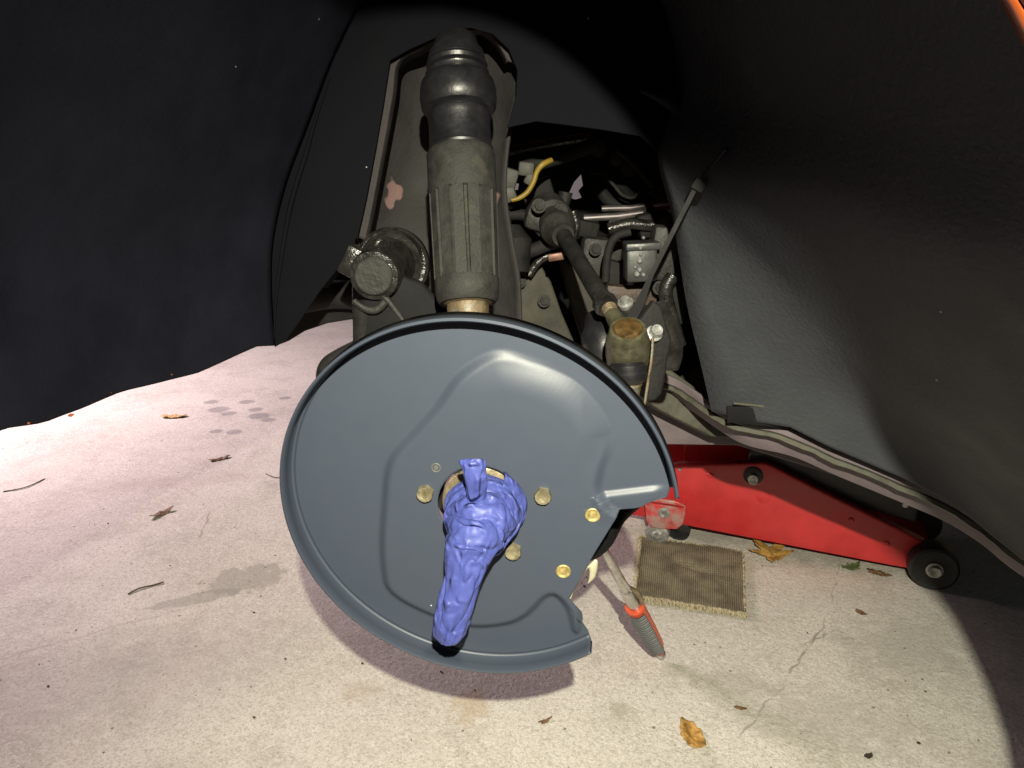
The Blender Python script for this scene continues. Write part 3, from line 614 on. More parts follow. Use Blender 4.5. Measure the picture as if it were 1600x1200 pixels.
def shield_plate():
    hx, hz = px2(756, 785); hr = .0345
    NR, K = 72, 760; v = []; f = []
    ox = np.array([(q[1] - (.0035 if q[2] > .5 else 0)) * math.cos(q[0]) for q in outl]); oz = np.array([(q[1] - (.0035 if q[2] > .5 else 0)) * math.sin(q[0]) for q in outl])
    th = np.unwrap(np.arctan2(oz - hz, ox - hx)); th = np.minimum.accumulate(th); rh = np.hypot(ox - hx, oz - hz)
    A = np.linspace(th[0], th[0] - 2 * math.pi, K, endpoint=False)
    RH = np.interp(-A, -th, rh)
    fr = np.linspace(0, 1, NR)[:, None]
    rr = hr + (RH - hr)[None] * fr
    X = hx + rr * np.cos(A)[None]; Z = hz + rr * np.sin(A)[None]
    def height(X, Z):
        d = sdf(X, Z)
        wt = np.clip(np.exp(-((X - .048) / .045) ** 4 - ((Z - .092) / .035) ** 4) + np.exp(-((X - .10) / .03) ** 2 - ((Z - .065) / .03) ** 2), 0, 1)
        h1 = sstep(-.0048, .0048, -d); t2 = np.clip(-d / (.026 + .02 * np.clip(X - .08, 0, .03) / .03), 0, 1); h2 = 1 - (1 - t2) ** 2
        h = 0.0058 * (h1 * (1 - wt) + h2 * wt)
        a = np.array(px2(938, 764)); b = np.array(px2(1042, 747)); e = b - a
        tl_ = ((X - a[0]) * e[0] + (Z - a[1]) * e[1]) / (e @ e); tt = np.clip(tl_, 0, 1)
        dd = np.hypot(X - a[0] - tt * e[0], Z - a[1] - tt * e[1]); sgn = (X - a[0]) * e[1] - (Z - a[1]) * e[0]
        return h + .0028 * sstep(.003, -.003, np.where(sgn > 0, -dd, dd)) * sstep(.028, .004, dd) * sstep(1.02, .75, tt) * sstep(-.16, .02, tl_)
    Y = YP - height(X, Z)
    for i in range(NR):
        for k in range(K): v.append((PC.x + X[i, k], Y[i, k], PC.z + Z[i, k]))
    for i in range(NR - 1):
        for k in range(K): f.append((i * K + k, i * K + (k + 1) % K, (i + 1) * K + (k + 1) % K, (i + 1) * K + k))
    # rim flange turned towards the front, with a rolled fillet and a front edge that leans inwards
    ring = [(-.0035, 0.0), (-.0012, -.0012), (0, -.004), (-.0006, -.012), (-.0018, -.0205), (-.0010, -.0222), (.0002, -.0212), (.0014, -.004)]
    arc_ = [q[0] for q in outl if q[2] > .5]; base = len(v); nr = len(ring)
    for a_ in arc_:
        r0 = RADF(a_) - .0035; yb = YP - float(height(np.array([[r0 * math.cos(a_)]]), np.array([[r0 * math.sin(a_)]]))[0, 0])
        for r, dy in ring:
            r = RADF(a_) + r; v.append((PC.x + r * math.cos(a_), (yb if dy == 0 else YP) + dy, PC.z + r * math.sin(a_)))
    for q in range(len(arc_) - 1):
        for j in range(nr - 1): f.append((base + q * nr + j, base + (q + 1) * nr + j, base + (q + 1) * nr + j + 1, base + q * nr + j + 1))
    o = mesh('plate', v, f, 'shield', sh, fix=True)
    md = o.modifiers.new('thickness', 'SOLIDIFY'); md.thickness = .0012; md.offset = 0
    return o
shield_plate()
YPL = YP - .0058
for k, (x, y) in enumerate(((670, 772), (853, 768), (807, 856))):
    hexbolt('bolt', at(x, y, YPL), (0.0, -1, 0), .0070, .0065, 'zinc', sh, washer=0.0, rot=(.3, .9, .6)[k])
def rivet(x, y, r, h, m, name='rivet', dish=True):
    p = at(x, y, YPL); o = lathe(name, p + V(0, .001, 0), p + V(0, -h, 0), [(0, r * .96), (.5, r), (.85, r * .97), (1, r * .85), (.8 if dish else 1, r * .55), (.75 if dish else 1, r * .5), (1.05, r * .44), (1.15, r * .2)], m, sh, 28); return o
rivet(929, 796, .0062, .0020, 'brass'); rivet(884, 885, .0062, .0020, 'brass')
rivet(686, 733, .0042, .0008, 'dirtsteel', 'plug', True)
sh.rotation_euler.z = R_(-5.5); sh.scale = (1.007, 1, 1); sh.location.x -= .002

# ================================================================== GLOVE
gl = empty('nitrile_glove', hc + V(0, -.03, 0), 'crumpled blue violet nitrile glove tied over the hub spindle', 'glove')
def glove_body():
    ctr = [at(756, 803, .014), at(756, 804, .002), at(754, 808, -.012), at(749, 820, -.024), at(741, 842, -.033), at(731, 874, -.038), at(721, 912, -.041), at(711, 950, -.043), at(703, 978, -.044), at(698, 996, -.044), at(696, 1003, -.044)]
    rad = [.0285, .0290, .0280, .0240, .0195, .0158, .0135, .0128, .0118, .0080, .0010]
    n = 200; path = spline(ctr, n); k = len(rad)
    rr = [float(np.interp(i / (n - 1) * (k - 1), range(k), rad)) for i in range(n)]
    rr = list(np.convolve(np.pad(rr, 5, 'edge'), np.ones(11) / 11, 'valid'))
    for j in range(14): t = j / 13; rr[-1 - j] = max(.0003, rr[-15] * math.sqrt(max(0, 1 - (1 - t) ** 2)))
    fr = frames(path); N = 160; v = []; f = []
    def roll(x): return abs(math.sin(x)) ** .45           # rounded rolls with sharp valleys
    for i, p in enumerate(path):
        s = i / (n - 1); wrap = max(0.0, min(1.0, (0.47 - s) / .08)); skirt = max(0.0, min(1.0, (.16 - s) / .08)); fin = 1 - wrap
        for q in range(N):
            a = 2 * math.pi * q / N; ca, sa_ = math.cos(a), math.sin(a)
            d = fr[i][0] * ca + fr[i][1] * sa_
            n1 = noise.noise(V(ca * 1.1, sa_ * 1.1, s * 4)); n2 = noise.noise(V(ca * 1.6 + 5, sa_ * 1.6, s * 7)); m1 = noise.noise(V(ca * 1.5, sa_ * 1.5 + 9, s * 9))
            w1 = roll(s * 40 + 1.3 * math.sin(a + .6) + 1.4 * n1) * (.55 + .9 * max(0, m1 + .25))
            w2 = roll(s * 58 - 1.8 * math.sin(a + 2.1) + 3.0 * n2) * max(0, .25 - m1)
            pl_ = roll(a * 6 + 2.4 * n2 + s * 8)
            dw = .0052 * w1 + .0044 * w2 - .003 + .0006 * noise.noise(V(ca * 5, sa_ * 5, s * 30))
            dw = dw * (1 - .6 * skirt) + skirt * .0018 * pl_
            tw = roll(a * 1.0 + s * 7 + 1.6 * n2); t2_ = roll(a * 2.5 - s * 6 + 2.2 * n1)
            df = .0034 * tw + .0018 * t2_ - .0030 + .0022 * noise.noise(V(ca * 1.2, sa_ * 1.2, s * 6 + 9)) + .0009 * noise.noise(V(ca * 3, sa_ * 3, s * 18))
            ga = math.degrees(math.atan2(d.z, d.x)); gk = 1 - .20 * wrap * math.exp(-((ga + 48) / 30) ** 2)
            v.append(p + d * (rr[i] * gk + (dw * wrap + df * fin) * min(1, (1 - s) * 9)))
    for i in range(n - 1):
        for q in range(N): f.append((i * N + q, i * N + (q + 1) % N, (i + 1) * N + (q + 1) % N, (i + 1) * N + q))
    f.append(tuple(range((n - 1) * N, n * N)))
    o = mesh('wrapped_body', v, f, 'glove', gl)
    at_ = o.data.attributes.get('sharp_edge')
    if at_: o.data.attributes.remove(at_)
glove_body()
# wound bands of glove round the root of the finger
GC = spline([at(756, 803, .014), at(756, 804, .002), at(754, 808, -.012), at(749, 820, -.024), at(741, 842, -.033), at(731, 874, -.038)], 60); GF = frames(GC)
for j, (s_, r_, th, tilt, ph) in enumerate(((.30, .0300, .0040, .16, .4), (.42, .0285, .0034, -.12, 2.0), (.54, .0262, .0036, .20, 1.0), (.66, .0236, .0030, -.08, 3.1), (.76, .0214, .0032, .14, .2), (.87, .0188, .0026, -.10, 5.0))):
    c_ = GC[int(s_ * 59)]; u_, w2_, t_ = GF[int(s_ * 59)]; P_ = []; R2 = []
    for q in range(73):
        a = 2 * math.pi * q / 72; nv_ = noise.noise(V(math.cos(a) * 1.3, math.sin(a) * 1.3, j * 3.7))
        dq = u_ * math.cos(a) + w2_ * math.sin(a); ga = math.degrees(math.atan2(dq.z, dq.x)); gk = 1 - .20 * math.exp(-((ga + 48) / 30) ** 2)
        P_.append(c_ + dq * (r_ * .96 * gk + .0022 * nv_ - .0008) + t_ * (tilt * r_ * math.sin(a + ph) + .002 * noise.noise(V(math.cos(a) * 2, math.sin(a) * 2, j * 1.3))))
        R2.append(th * (.45 + .75 * max(0, .6 + noise.noise(V(math.cos(a + ph) * 1.5, math.sin(a + ph) * 1.5, j * 2.2)))))
    R2[-1] = R2[0]; v_, f_ = tube_data(P_, R2, 12, lambda s, a: 1 + .25 * math.sin(2 * a + s * 9), False); o = mesh('wound_fold', v_, f_, 'glove', gl)
    at_ = o.data.attributes.get('sharp_edge')
    if at_: o.data.attributes.remove(at_)
def glove_stub():
    ctr = [at(746, 800, -.012), at(744, 785, -.022), at(742, 766, -.030), at(741, 748, -.034), at(741, 734, -.035), at(741, 724, -.0345), at(741, 717, -.033)]
    n = 60; path = spline(ctr, n); N = 64; v = []; f = []; side = V(1, 0, 0)
    for i, p in enumerate(path):
        s = i / (n - 1); t = (path[min(i + 1, n - 1)] - path[max(i - 1, 0)]).normalized(); nn = side.cross(t).normalized()
        w_ = float(np.interp(s, [0, .3, .6, .8, .92, .97, 1], [.0075, .0070, .0080, .0092, .0094, .0080, .0040])); th = float(np.interp(s, [0, .4, .8, .95, 1], [.0065, .0055, .0048, .0030, .0008]))
        for q in range(N):
            a = 2 * math.pi * q / N; ca, sa_ = math.cos(a), math.sin(a)
            fold = .0016 * (abs(math.sin(1.5 * a + 2.0 * s + .8)) ** .5 - .6) + .0010 * noise.noise(V(ca * 2, sa_ * 2, s * 5))
            v.append(p + side * ca * (w_ + fold) + nn * sa_ * (th + fold) + side * .0012 * math.sin(s * 5))
    for i in range(n - 1):
        for q in range(N): f.append((i * N + q, i * N + (q + 1) % N, (i + 1) * N + (q + 1) % N, (i + 1) * N + q))
    f.append(tuple(range((n - 1) * N, n * N))); o = mesh('finger_stub', v, f, 'glove', gl)
    at_ = o.data.attributes.get('sharp_edge')
    if at_: o.data.attributes.remove(at_)
    # folded-over hem across the end of the stub
    tube('stub_hem', [at(733, 729, -.0385), at(737, 725, -.0400), at(743, 724, -.0402), at(749, 727, -.0388)], [.0008, .0018, .0018, .0008], 'glove', gl, 10, 16)
glove_stub()
# slack flap of glove hanging to the right of the bundle
def glove_flap():
    G = []
    for i in range(40):
        t = i / 39; row = []
        for j in range(26):
            u = j / 25; a = math.pi * (0.34 - 0.86 * t)
            R1 = .0285 + .006 * math.sin(math.pi * u) + .0022 * noise.noise(V(t * 5, u * 3, 1)) + .0014 * (1 - abs(math.sin(14 * u + 5 * noise.noise(V(t * 3, u, 0)))))
            c = at(758 - 14 * u * t, 797 + 10 * u * t, 0)
            y = .014 - .034 * u + .003 * noise.noise(V(t * 4, u * 4, 7))
            R1 *= (1 - .30 * u * u) * (1 - .34 * max(0, t - .35))
            row.append(V(c.x + R1 * math.cos(a), y, c.z + R1 * math.sin(a) * 1.02))
        G.append(row)
    grid('slack_flap', G, 'glove', gl, .0008)
glove_flap()

# ================================================================== FRONT SUSPENSION ARM (left)
ua = empty('suspension_arm', at(590, 500, .20), 'oily black suspension arm with round end cap left of the shock absorber', 'suspension arm')
c0 = at(583, 432, .14); c1 = at(618, 405, .235)
lathe('bush_housing', c1, c0, [(0, .030), (.25, .031), (.3, .026), (.7, .0235), (.93, .0232), (.97, .022), (.975, .0175), (.985, .0175), (1, .016)], 'iron', ua, 40)
lathe('end_cap', c0 + (c1 - c0) * .06, c0 - (c1 - c0) * .015, [(0, .0178), (.8, .0176), (1, .0160)], 'dirtdark', ua, 36)
lathe('bush_flange', at(617, 412, .25), at(612, 414, .225), [(0, .036), (.6, .038), (.9, .037), (1, .034)], 'iron', ua, 40)
nutp = at(604, 390, .175); hexbolt('grease_nut', nutp, (-.2, -.9, .5), .0085, .012, 'iron', ua, rot=.3)
box('nut_block', at(600, 398, .185), (.024, .024, .024), 'iron', ua, Matrix.Rotation(.4, 3, 'X'), .004)
plate('arm_web', pl([(556, 470), (600, 462), (622, 480), (690, 560), (690, 640), (556, 640)], .16), V(-.15, -1, .1), .016, 'bay', ua, bevel=.004)
tube('arm_rib', [at(600, 462, .146), at(622, 490, .146), at(650, 530, .146), at(690, 585, .146)], [.0035, .0028, .0028, .003], 'dirtdark', ua, 10, 14)
tube('arm_rib', [at(553, 470, .146), at(570, 482, .144), at(588, 484, .143), at(603, 470, .143)], [.003, .0035, .004, .004], 'dirtdark', ua, 10, 14)
tube('upright', [at(566, 475, .155), at(566, 560, .155), at(566, 640, .155)], [.009, .0085, .0085], 'matte', ua, 14, 10)
plate('arm', [at(620, 425, .17), at(660, 440, .17), at(715, 500, .15), at(720, 560, .14), at(650, 560, .14), at(600, 465, .155)], V(.1, -1, .2), .02, 'bay', ua, bevel=.005)
box('clevis', at(552, 408, .21), (.020, .02, .030), 'iron', ua, Matrix.Rotation(.5, 3, 'Y'), .003)

sb = empty('stabiliser_bar', at(505, 580, .21), 'dull black bent stabiliser bar curling out behind the left shield rim', 'stabiliser bar')
tube('bar', [at(600, 522, .20), at(556, 541, .20), at(530, 554, .20), at(510, 568, .20), at(503, 588, .20), at(509, 612, .205), at(540, 640, .22)], .0062, 'matte', sb, 16, 50)

# ================================================================== TIE ROD
tr = empty('tie_rod', at(980, 540, .10), 'greasy tie rod with brass coloured ball joint beside the shield rim', 'tie rod')
h0, h1 = at(980, 570, .116), at(981, 512, .094)
L = (h1 - h0).length
lathe('ball_housing', h0, h1, [(.05, .0150), (.12, .0185), (.35, .0194), (.66, .0192), (.76, .0180), (.82, .0164), (.93, .0162), (.97, .0154), (.975, .0138)], 'joint', tr, 40)
lathe('joint_cap', h0 + (h1 - h0) * .80, h0 + (h1 - h0) * 1.04, [(0, .0128), (.75, .0127), (.9, .0118), (1, .0085)], 'amber', tr, 32)
lathe('rubber_gaiter', at(982, 604, .095), at(980, 566, .10), [(0, .009), (.15, .0135), (.35, .0165), (.5, .0172), (.62, .0158), (.7, .0162), (.85, .0165), (1, .014)], 'rubber', tr, 36)
lathe('taper_stud', at(985, 632, .095), at(982, 598, .095), [(0, .008), (.5, .009), (.8, .011), (.9, .012), (1, .010)], 'rust', tr, 24)
tube('neck', [at(974, 520, .108), at(962, 500, .125), at(957, 490, .132)], [.0085, .0080, .0072], 'joint', tr, 20)
t0, t1 = at(960, 496, .128), at(948, 476, .145)
lathe('threaded_end', t0, t1, [(s, .0066 + .0006 * (k % 2)) for k, s in enumerate(np.linspace(0, 1, 19))], 'rust', tr, 24)
lathe('lock_nut', at(950, 482, .140), at(940, 466, .155), [(0, .0105), (.2, .0115), (.8, .0115), (1, .0100)], 'iron', tr, 6)
tube('rod', [at(943, 470, .150), at(915, 425, .21), at(885, 375, .29), at(866, 348, .33)], [.0090, .0085, .0085, .0100], 'matte', tr, 24, 24)
lathe('rack_joint', at(880, 368, .30), at(850, 325, .38), [(0, .0125), (.12, .015), (.2, .020), (.24, .0205), (.27, .018), (.5, .019), (.55, .024), (.85, .024), (.9, .020), (1, .016)], 'dirtdark', tr, 24)
box('rack_clamp', at(852, 343, .35), (.048, .04, .030), 'dirtdark', tr, Matrix.Rotation(.25, 3, 'Y'), .008)

# brake hose bracket right of the joint
hb = empty('brake_hose_bracket', at(1030, 560, .13), 'dark oily bracket holding a thin brake pipe right of the tie rod joint', 'bracket')
plate('bracket_plate', pl([(995, 500), (1020, 470), (1032, 478), (1040, 505), (1048, 530), (1040, 560), (1036, 590), (1030, 612), (1020, 622), (1004, 624), (1010, 570), (1000, 545)], .135), V(.1, -1, .1), .012, 'matte', hb, bevel=.003)
tube('bracket_arm', [at(1020, 480, .15), at(1045, 540, .15), at(1044, 575, .15)], [.014, .013, .010], 'iron', hb, 14, 10)
hexbolt('pipe_union', at(1021, 522, .125), (.2, -.8, .6), .0058, .010, 'dullsteel', hb, washer=.0075)
tube('brake_pipe', [at(1020, 528, .118), at(1018, 560, .114), at(1012, 600, .110), at(1006, 640, .108)], .0013, 'rust', hb, 8, 16)
lathe('bleed_screw', at(978, 478, .19), at(976, 466, .185), [(0, .007), (.5, .008), (.55, .005), (1, .004)], 'dullsteel', hb, 16)
lathe('drive_boot', at(950, 575, .16), at(938, 490, .19), [(0, .016), (.3, .022), (.6, .022), (.8, .017), (1, .014)], 'rubber', hb, 28)
tube('hub_carrier', [at(985, 500, .20), at(1010, 520, .18), at(1030, 545, .17)], [.02, .024, .02], 'iron', hb, 16, 12)

# ================================================================== CABLE TIE, YELLOW WIRE
ct = empty('cable_tie', at(985, 500, .13), 'dusty black cable tie slanting from the liner edge down to the tie rod', 'cable tie')
G = []
for q in spline([at(1086, 294, .160), at(1050, 365, .155), at(1020, 425, .148), at(1002, 468, .135), at(988, 497, .125), at(984, 503, .123)], 30):
    i = len(G) / 29; wv = .0028 + .0030 * min(1, max(0, (i - .45) / .25)) - .005 * max(0, (i - .88) / .12); G.append([q - V(wv, 0, wv * .35), q + V(wv, 0, wv * .35)])
grid('strap', G, 'strap', ct, .0016, False)
hd = box('locking_head', at(1091, 289, .160), (.012, .010, .011), 'strap', ct, Matrix.Rotation(.5, 3, 'Y'), .002)
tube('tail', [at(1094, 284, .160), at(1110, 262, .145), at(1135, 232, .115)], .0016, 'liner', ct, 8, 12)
yw = tube('yellow_wire', [at(799, 313, .34), at(812, 309, .34), at(825, 299, .34), at(834, 283, .34), at(839, 268, .34), at(848, 257, .34), at(862, 250, .345)], [.0022, .0028, .003, .003, .003, .0034, .003], 'yellow', None, 12, 40)
tag(yw, 'short yellow sleeved wire curving up from the grey connectors', 'wire')

# ================================================================== TROLLEY JACK
jA = gnd(1030, 843); jB = gnd(1455, 915); ju = (jB - jA).normalized(); jn = V(ju.y, -ju.x, 0).normalized()
if jn.y > 0: jn = -jn
jk = empty('trolley_jack', (jA + jB) / 2 + V(0, .08, 0), 'low red trolley jack standing under the sill', 'trolley jack')
p0 = jA - jn * .012
def jp(x, y, back=0.0): return onpl(x, y, p0, jn) - jn * back
near = [(860, 760), (1000, 742), (1060, 728), (1194, 725), (1205, 729), (1250, 752), (1320, 787), (1400, 826), (1446, 850), (1446, 872), (1425, 888), (1390, 882), (1200, 845), (1000, 806), (860, 780)]
WID = .15
plate('side_frame', [jp(*q) for q in near], jn, .004, 'red', jk, bevel=.0012)
plate('side_frame', [jp(*q, WID) for q in near], jn, .004, 'red', jk, bevel=.0012)
# folded top flange of the near side plate and lower edge
G = []
for q in [(1000, 742), (1060, 728), (1194, 725), (1205, 729), (1250, 752), (1320, 787), (1400, 826), (1446, 850)]:
    p = jp(*q); G.append([p + jn * .001, p + V(0, 0, .0015) - jn * .004, p - jn * .018 + V(0, 0, .001)])
grid('top_flange', G, 'red', jk, .002)
# cross tie plates
plate('bed_plate', [jA - jn * .02 + V(0, 0, .045) - ju * .12, jB - jn * .02 + V(0, 0, .035), jB - jn * (.012 + WID) + V(0, 0, .035), jA - jn * (.012 + WID) + V(0, 0, .045) - ju * .12], V(0, 0, 1), .004, 'red', jk)
plate('inner_web', [jp(*q, .075) for q in [(1060, 760), (1060, 700), (1172, 698), (1190, 712), (1190, 770)]], jn, .006, 'red', jk, bevel=.001)
for q in ((1110, 742), (1330, 812), (1385, 848)):
    lathe('rivet', jp(*q) - jn * .001, jp(*q) + jn * .0045, [(0, .0055), (.5, .0054), (1, .003)], 'red', jk, 14)
# lift arm
arm = [(1166, 752), (1168, 718), (1180, 706), (1200, 703), (1300, 742), (1420, 785), (1440, 800), (1435, 830), (1300, 790)]
plate('lift_arm', [jp(*q, .05) for q in arm], jn, .05, 'jackgrey', jk, bevel=.006)
hexbolt('pivot_nut', jp(1177, 745) + jn * .002, jn, .0095, .012, 'dullsteel', jk, washer=.0135)
lathe('pivot_collar', jp(1177, 742) - jn * .002, jp(1177, 742) + jn * .006, [(0, .0165), (.8, .0165), (1, .014)], 'tyre', jk, 28)
lathe('rivet', jp(1063, 733) - jn * .001, jp(1063, 733) + jn * .004, [(0, .0035), (.6, .0034), (1, .0018)], 'dullsteel', jk, 14)
lathe('boss', jp(1193, 776), jp(1193, 776) + jn * .0030, [(0, .013), (.7, .012), (1, .010)], 'red', jk, 28)
lathe('handle_socket', jp(1085, 716, .10), jp(1072, 676, .10), [(0, .012), (.8, .012), (1, .009)], 'jackgrey', jk, 18)
# rear caster
cb = [(1012, 772), (1030, 768), (1062, 772), (1075, 780), (1074, 793), (1070, 808), (1062, 815), (1040, 815), (1022, 812), (1015, 803)]
CBF = .030
br = plate('caster_bracket', [jp(*q) + jn * CBF for q in cb], jn, .006, 'redworn', jk, bevel=.0025)
plate('caster_top', [jp(1016, 772) + jn * .033, jp(1073, 778) + jn * .033, jp(1073, 778) - jn * .01, jp(1016, 772) - jn * .01], V(0, 0, 1), .004, 'red', jk)
hexbolt('caster_nut', jp(1042, 789) + jn * (CBF + .003), jn, .0075, .007, 'dullsteel', jk, washer=.0105)
cw = jp(1031, 824) + jn * .018
wh = lathe('caster_wheel', cw - jn * .012, cw + jn * .012, [(0, .017), (.05, .0205), (.4, .0215), (.6, .0215), (.95, .0205), (1, .017), (1.0, .006)], 'dullsteel', jk, 32)
lathe('caster_axle', cw + jn * .011, cw + jn * .017, [(0, .010), (.6, .010), (1, .007)], 'dullsteel', wh, 6)
lathe('caster_wheel', cw - jn * .040 + ju * .035, cw - jn * .016 + ju * .035, [(0, .017), (.05, .0205), (.95, .0205), (1, .017)], 'tyre', jk, 24)
# front roller
fw_ = jp(1455, 880) + jn * .012; fw_.z = .038
rl = lathe('front_roller', fw_ - jn * .022, fw_ + jn * .018, [(0, .034), (.06, .037), (.3, .038), (.8, .038), (.94, .037), (1, .033), (.96, .028), (.95, .018)], 'tyre', jk, 40)
hexbolt('axle_nut', fw_ + jn * .017, jn, .0100, .010, 'dullsteel', rl, washer=.013)
fb_ = fw_ - jn * (WID + .02)
lathe('front_roller', fb_ - jn * .018, fb_ + jn * .022, [(0, .033), (.06, .037), (.94, .037), (1, .033)], 'tyre', jk, 32)
pn = jp(1418, 795, .03); lathe('cotter_pin', pn, pn + jn * .018 + ju * -.002, [(0, .007), (.7, .007), (1, .004)], 'dullsteel', jk, 14)

# ================================================================== CARPET SCRAP
c00, c10, c11, c01 = gnd(1000, 836, .007), gnd(1163, 862, .007), gnd(1167, 960, .007), gnd(990, 930, .007)
cs = empty('carpet_scrap', (c00 + c11) / 2 - V(0, 0, .007), 'square brown carpet scrap with frayed pale edges lying on concrete', 'carpet')
def cpt(u, v): return c00.lerp(c10, u).lerp(c01.lerp(c11, u), v)
def carpet():
    nu, nv = 210, 150; G = []
    for j in range(nv):
        v = j / (nv - 1); row = []
        for i in range(nu):
            u = i / (nu - 1); p = cpt(u, v)
            eu = .006 * noise.noise(V(v * 22, 3, 0)); ev = .006 * noise.noise(V(u * 22, 9, 0))
            p = cpt(u + eu * (2 * u - 1), v + ev * (2 * v - 1))
            z = .007 + .004 * noise.noise(p * 14) + .0012 * math.sin(u * 2 * math.pi * 52) * (.6 + .4 * math.sin(v * 2 * math.pi * 36)) + .0007 * math.sin(v * 2 * math.pi * 36)
            z -= .005 * math.exp(-(((u - .55) / .18) ** 2 + ((v - .42 - .2 * (u - .5)) / .05) ** 2))
            z += .004 * math.exp(-(((u - .48) / .2) ** 2 + ((v - .30) / .08) ** 2))
            e = min(u, 1 - u, v, 1 - v)
            if e < .005: z = .001
            p.z = max(z, .001); row.append(p)
        G.append(row)
    return grid('woven_sheet', G, 'carpet', cs, 0)
carpet()
def fringe():
    v = []; f = []
    def tuft(p, d, L, r):
        up = V(0, 0, 1); side = d.cross(up); i0 = len(v); k = 5
        for s in range(4):
            t = s / 3; c = p + d * (L * t) + up * (.004 * math.sin(t * math.pi) + .003 * (1 - t)) + side * random.uniform(-1, 1) * .0015
            rr = r * (1 - .5 * t)
            for q in range(k):
                a = 2 * math.pi * q / k; v.append(c + side * math.cos(a) * rr + up * (math.sin(a) * rr + rr))
        for s in range(3):
            for q in range(k): f.append((i0 + s * k + q, i0 + s * k + (q + 1) % k, i0 + (s + 1) * k + (q + 1) % k, i0 + (s + 1) * k + q))
    edges = [((0, 1), (1, 1), V(0, -1, 0), 130, .014), ((0, 0), (0, 1), V(-1, 0, 0), 90, .009), ((1, 0), (1, 1), V(1, 0, 0), 70, .004), ((0, 0), (1, 0), V(0, 1, 0), 80, .003)]
    for a, b, d, n, L in edges:
        for i in range(n):
            t = (i + random.random()) / n; u = a[0] + (b[0] - a[0]) * t; w_ = a[1] + (b[1] - a[1]) * t; p = cpt(u, w_); p.z = .001
            dd = (d + V(random.uniform(-.7, .7), random.uniform(-.7, .7), 0)).normalized()
            tuft(p - dd * .004, dd, L * random.uniform(.4, 1.1) * (1.25 - .5 * t), random.uniform(.0012, .0022))
    o = mesh('fringe', v, f, 'fringe', cs, True, False); tag(o, kind='stuff')
fringe()

# ================================================================== HAND TOOL
T0 = gnd(1034, 1032); T0.z = .0075; T1 = at(936, 846, .242)
tl = empty('hand_tool', T0 - V(0, 0, .0075), 'steel hand tool with red and grey ribbed handle leaning below the shield', 'hand tool')
td = (T1 - T0); TL = td.length; tdn = td.normalized(); tc_ = (CAM - T0); tf = (tc_ - tdn * tc_.dot(tdn)).normalized(); ts = tdn.cross(tf)
def tq(s, a=0, b=0): return T0 + tdn * s + ts * a + tf * b
lathe('steel_tip', tq(0), tq(.016), [(0, .004), (.15, .0065), (.45, .0068), (.6, .0045), (1, .0050)], 'steel', tl, 20)
hl = tube('handle', [tq(.012), tq(.018), tq(.028), tq(.04), tq(.09), tq(.136), tq(.143), tq(.146)], [.006, .0078, .0092, .0112, .0124, .0122, .0134, .0120], 'toolred', tl, 24, 40)
G = [(s, .0138 + (.0012 if k % 2 == 0 else 0)) for k, s in enumerate(np.linspace(0, 1, 47))]
def grip_ang(s, a): return 1.0
v = []; f = []
n1, n2 = 171, 20
for i in range(n1):
    s = .030 + .106 * i / (n1 - 1); r = float(np.interp(s, [.03, .045, .09, .136], [.0112, .0124, .0132, .0130])) + (.0020 * max(-.6, min(.6, 1.6 * math.cos(i / (n1 - 1) * 2 * math.pi * 20))))
    for j in range(n2):
        a = -.50 + 1.65 * j / (n2 - 1); v.append(tq(s, -math.sin(a) * r * 1.0, math.cos(a) * r))
f = [(i * n2 + j, i * n2 + j + 1, (i + 1) * n2 + j + 1, (i + 1) * n2 + j) for i in range(n1 - 1) for j in range(n2 - 1)]
gp = mesh('ribbed_grip', v, f, 'grip', hl); md = gp.modifiers.new('thickness', 'SOLIDIFY'); md.thickness = .002; md.offset = 0
tube('shaft', [tq(.144), tq(.165), tq(.185), tq(.187), tq(.25), tq(TL)], [.0085, .0085, .0080, .0062, .0058, .0050], 'steel', tl, 20)
tube('lever', [tq(.147, .009, .004), tq(.164, .0120, .006), tq(.182, .0100, .006), tq(.196, .004, .004)], [.0030, .0034, .0030, .002], 'hub', tl, 12, 14)
tube('lever', [tq(.185, .005, .004), tq(.205, .0035, .004), tq(.228, .002, .003)], [.0028, .0028, .002], 'steel', tl, 10, 8)

# ================================================================== LEAVES AND LITTER
def leaf(name, px, py, size, rot, m, outline, label, cat='leaf', curl=.3, group=None, lift=.004):
    c = gnd(px, py); K = 72; NR = 7; v = []; f = []
    rs = [outline(2 * math.pi * k / K) for k in range(K)]
    v.append(V(0, 0, 0))
    for i in range(1, NR + 1):
        for k in range(K):
            a = 2 * math.pi * k / K; r = rs[k] * i / NR; v.append(V(r * math.cos(a), r * math.sin(a), 0))
    Rm = Matrix.Rotation(rot, 3, 'Z'); out = []
    for p in v:
        z = curl * .5 * (p.x * p.x * .7 + p.y * p.y * .5) + .14 * noise.noise(V(p.x * 2.2 + px, p.y * 2.2, .5)) + .06 * noise.noise(V(p.x * 7, p.y * 7 + py, .5))
        q = Rm @ V(p.x * size, p.y * size, 0); out.append(V(q.x, q.y, z * size))
    zm = min(q.z for q in out)
    out = [V(c.x + q.x, c.y + q.y, q.z - zm + .0006) for q in out]
    for k in range(K): f.append((0, 1 + k, 1 + (k + 1) % K))
    for i in range(NR - 1):
        for k in range(K): f.append((1 + i * K + k, 1 + i * K + (k + 1) % K, 1 + (i + 1) * K + (k + 1) % K, 1 + (i + 1) * K + k))
    o = mesh(name, out, f, m, None, True, False); md = o.modifiers.new('thickness', 'SOLIDIFY'); md.thickness = .0006; md.offset = 1
    tag(o, label, cat, group); return o
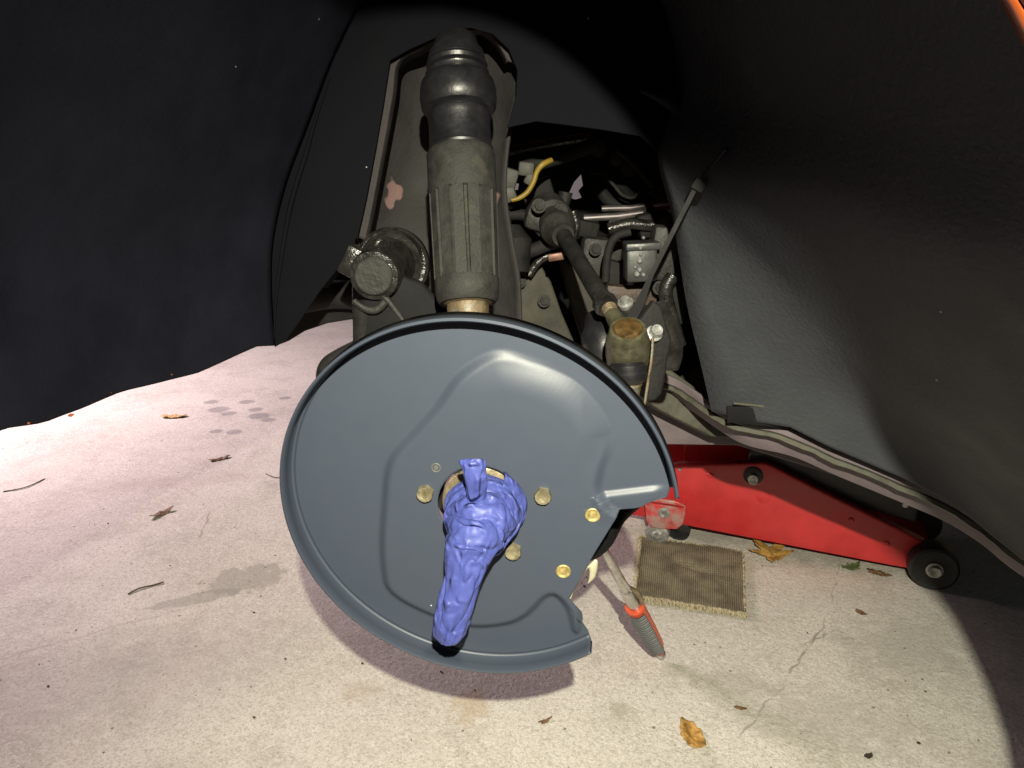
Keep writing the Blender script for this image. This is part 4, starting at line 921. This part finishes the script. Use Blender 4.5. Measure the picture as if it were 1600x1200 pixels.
def maple(a):
    r = 0
    for c, L, w_ in ((1.57, 1.0, .42), (.45, .95, .40), (2.7, .9, .40), (-.55, .6, .3), (3.7, .6, .3)):
        d = abs((a - c + math.pi) % (2 * math.pi) - math.pi); r = max(r, L * math.exp(-(d / w_) ** 2))
    return .34 + .62 * r + .05 * math.sin(a * 23) + .04 * math.sin(a * 13 + 1)
def oval(e=.45, j=.05): return lambda a: 1 / math.sqrt(math.cos(a) ** 2 + (math.sin(a) / e) ** 2) * (1 + j * math.sin(5 * a + 1) + j * math.sin(11 * a))
leaf('maple_leaf', 1207, 870, .050, .5, 'leaf', maple, 'curled tan maple leaf against the jack beside the carpet scrap', curl=1.1)
leaf('dry_leaf', 1082, 1152, .024, 1.75, 'leaf', oval(.55, .05), 'small curled orange dry leaf at the bottom of the floor', curl=.7)
leaf('green_leaf', 1330, 888, .017, .4, 'leafgreen', oval(.6, .15), 'crumpled faded green leaf below the jack frame', curl=.6)
leaf('brown_leaf', 1372, 897, .018, -.6, 'leafbrown', oval(.5, .12), 'flat brown leaf fragment near the jack front roller', curl=.2)
leaf('brown_leaf', 1345, 958, .009, -.9, 'leafbrown', oval(.55, .08), 'tiny round brown leaf bit on the right of the floor', curl=.4)
leaf('pale_leaf', 272, 652, .034, .1, 'leafpale', oval(.38, .03), 'small pale yellow leaf on the pinkish floor below the liner', curl=.4)
leaf('brown_leaf', 343, 718, .024, .6, 'leafbrown', oval(.34, .02), 'folded brown leaf left of the shield near the oil spots', curl=.6)
leaf('brown_leaf', 253, 804, .026, 1.0, 'leafbrown', oval(.27, .02), 'narrow upright brown leaf alone on the left floor', curl=.7)
leaf('brown_leaf', 1156, 1107, .008, -.3, 'leafbrown', oval(.4, .08), 'tiny brown leaf bit at the foot of the floor crack', curl=.3)
leaf('brown_leaf', 851, 1128, .009, .5, 'leafbrown', oval(.3, .2), 'tiny dark forked leaf bit under the shield shadow', curl=.4)
leaf('brown_leaf', 1357, 1182, .006, .5, 'debris', oval(.6, .1), 'tiny black leaf crumb near the lower right corner', curl=.4)
def twig(pts, r, label, m='twig', nm='twig'):
    o = tube(nm, [gnd(x, y, r) + V(0, 0, .001 * (k % 2)) for k, (x, y) in enumerate(pts)], r, m, None, 7, 16); tag(o, label, 'twig'); return o
twig([(200, 928), (218, 920), (240, 914), (256, 910)], .0013, 'thin brown twig left of the grey floor stain')
twig([(5, 768), (40, 762), (70, 748)], .0012, 'thin curved stem at the far left floor edge')
twig([(415, 740), (428, 746), (445, 747)], .0010, 'short pale stem beside the left shield rim', 'leafbrown')
# loose grit
v = []; f = []
for k in range(170):
    px = random.uniform(-20, 1600); py = random.uniform(690, 1215); q = gnd(px, py)
    s = random.choice((.0006, .0007, .0008, .001, .0013, .002)) * random.uniform(.7, 1.3); e = random.uniform(.3, .9); a = random.uniform(0, 6.28); i0 = len(v)
    for z in (0.0003, s * .5):
        for j in range(5):
            t = 2 * math.pi * j / 5; x = math.cos(t) * s; y = math.sin(t) * s * e; v.append(V(q.x + x * math.cos(a) - y * math.sin(a), q.y + x * math.sin(a) + y * math.cos(a), z + .0002))
    f.append(tuple(i0 + 5 + j for j in range(5)))
    for j in range(5): f.append((i0 + j, i0 + (j + 1) % 5, i0 + 5 + (j + 1) % 5, i0 + 5 + j))
o = mesh('grit', v, f, 'debris', None, False, False); tag(o, 'loose dark grit and crumbs scattered over the concrete', 'grit', kind='stuff')
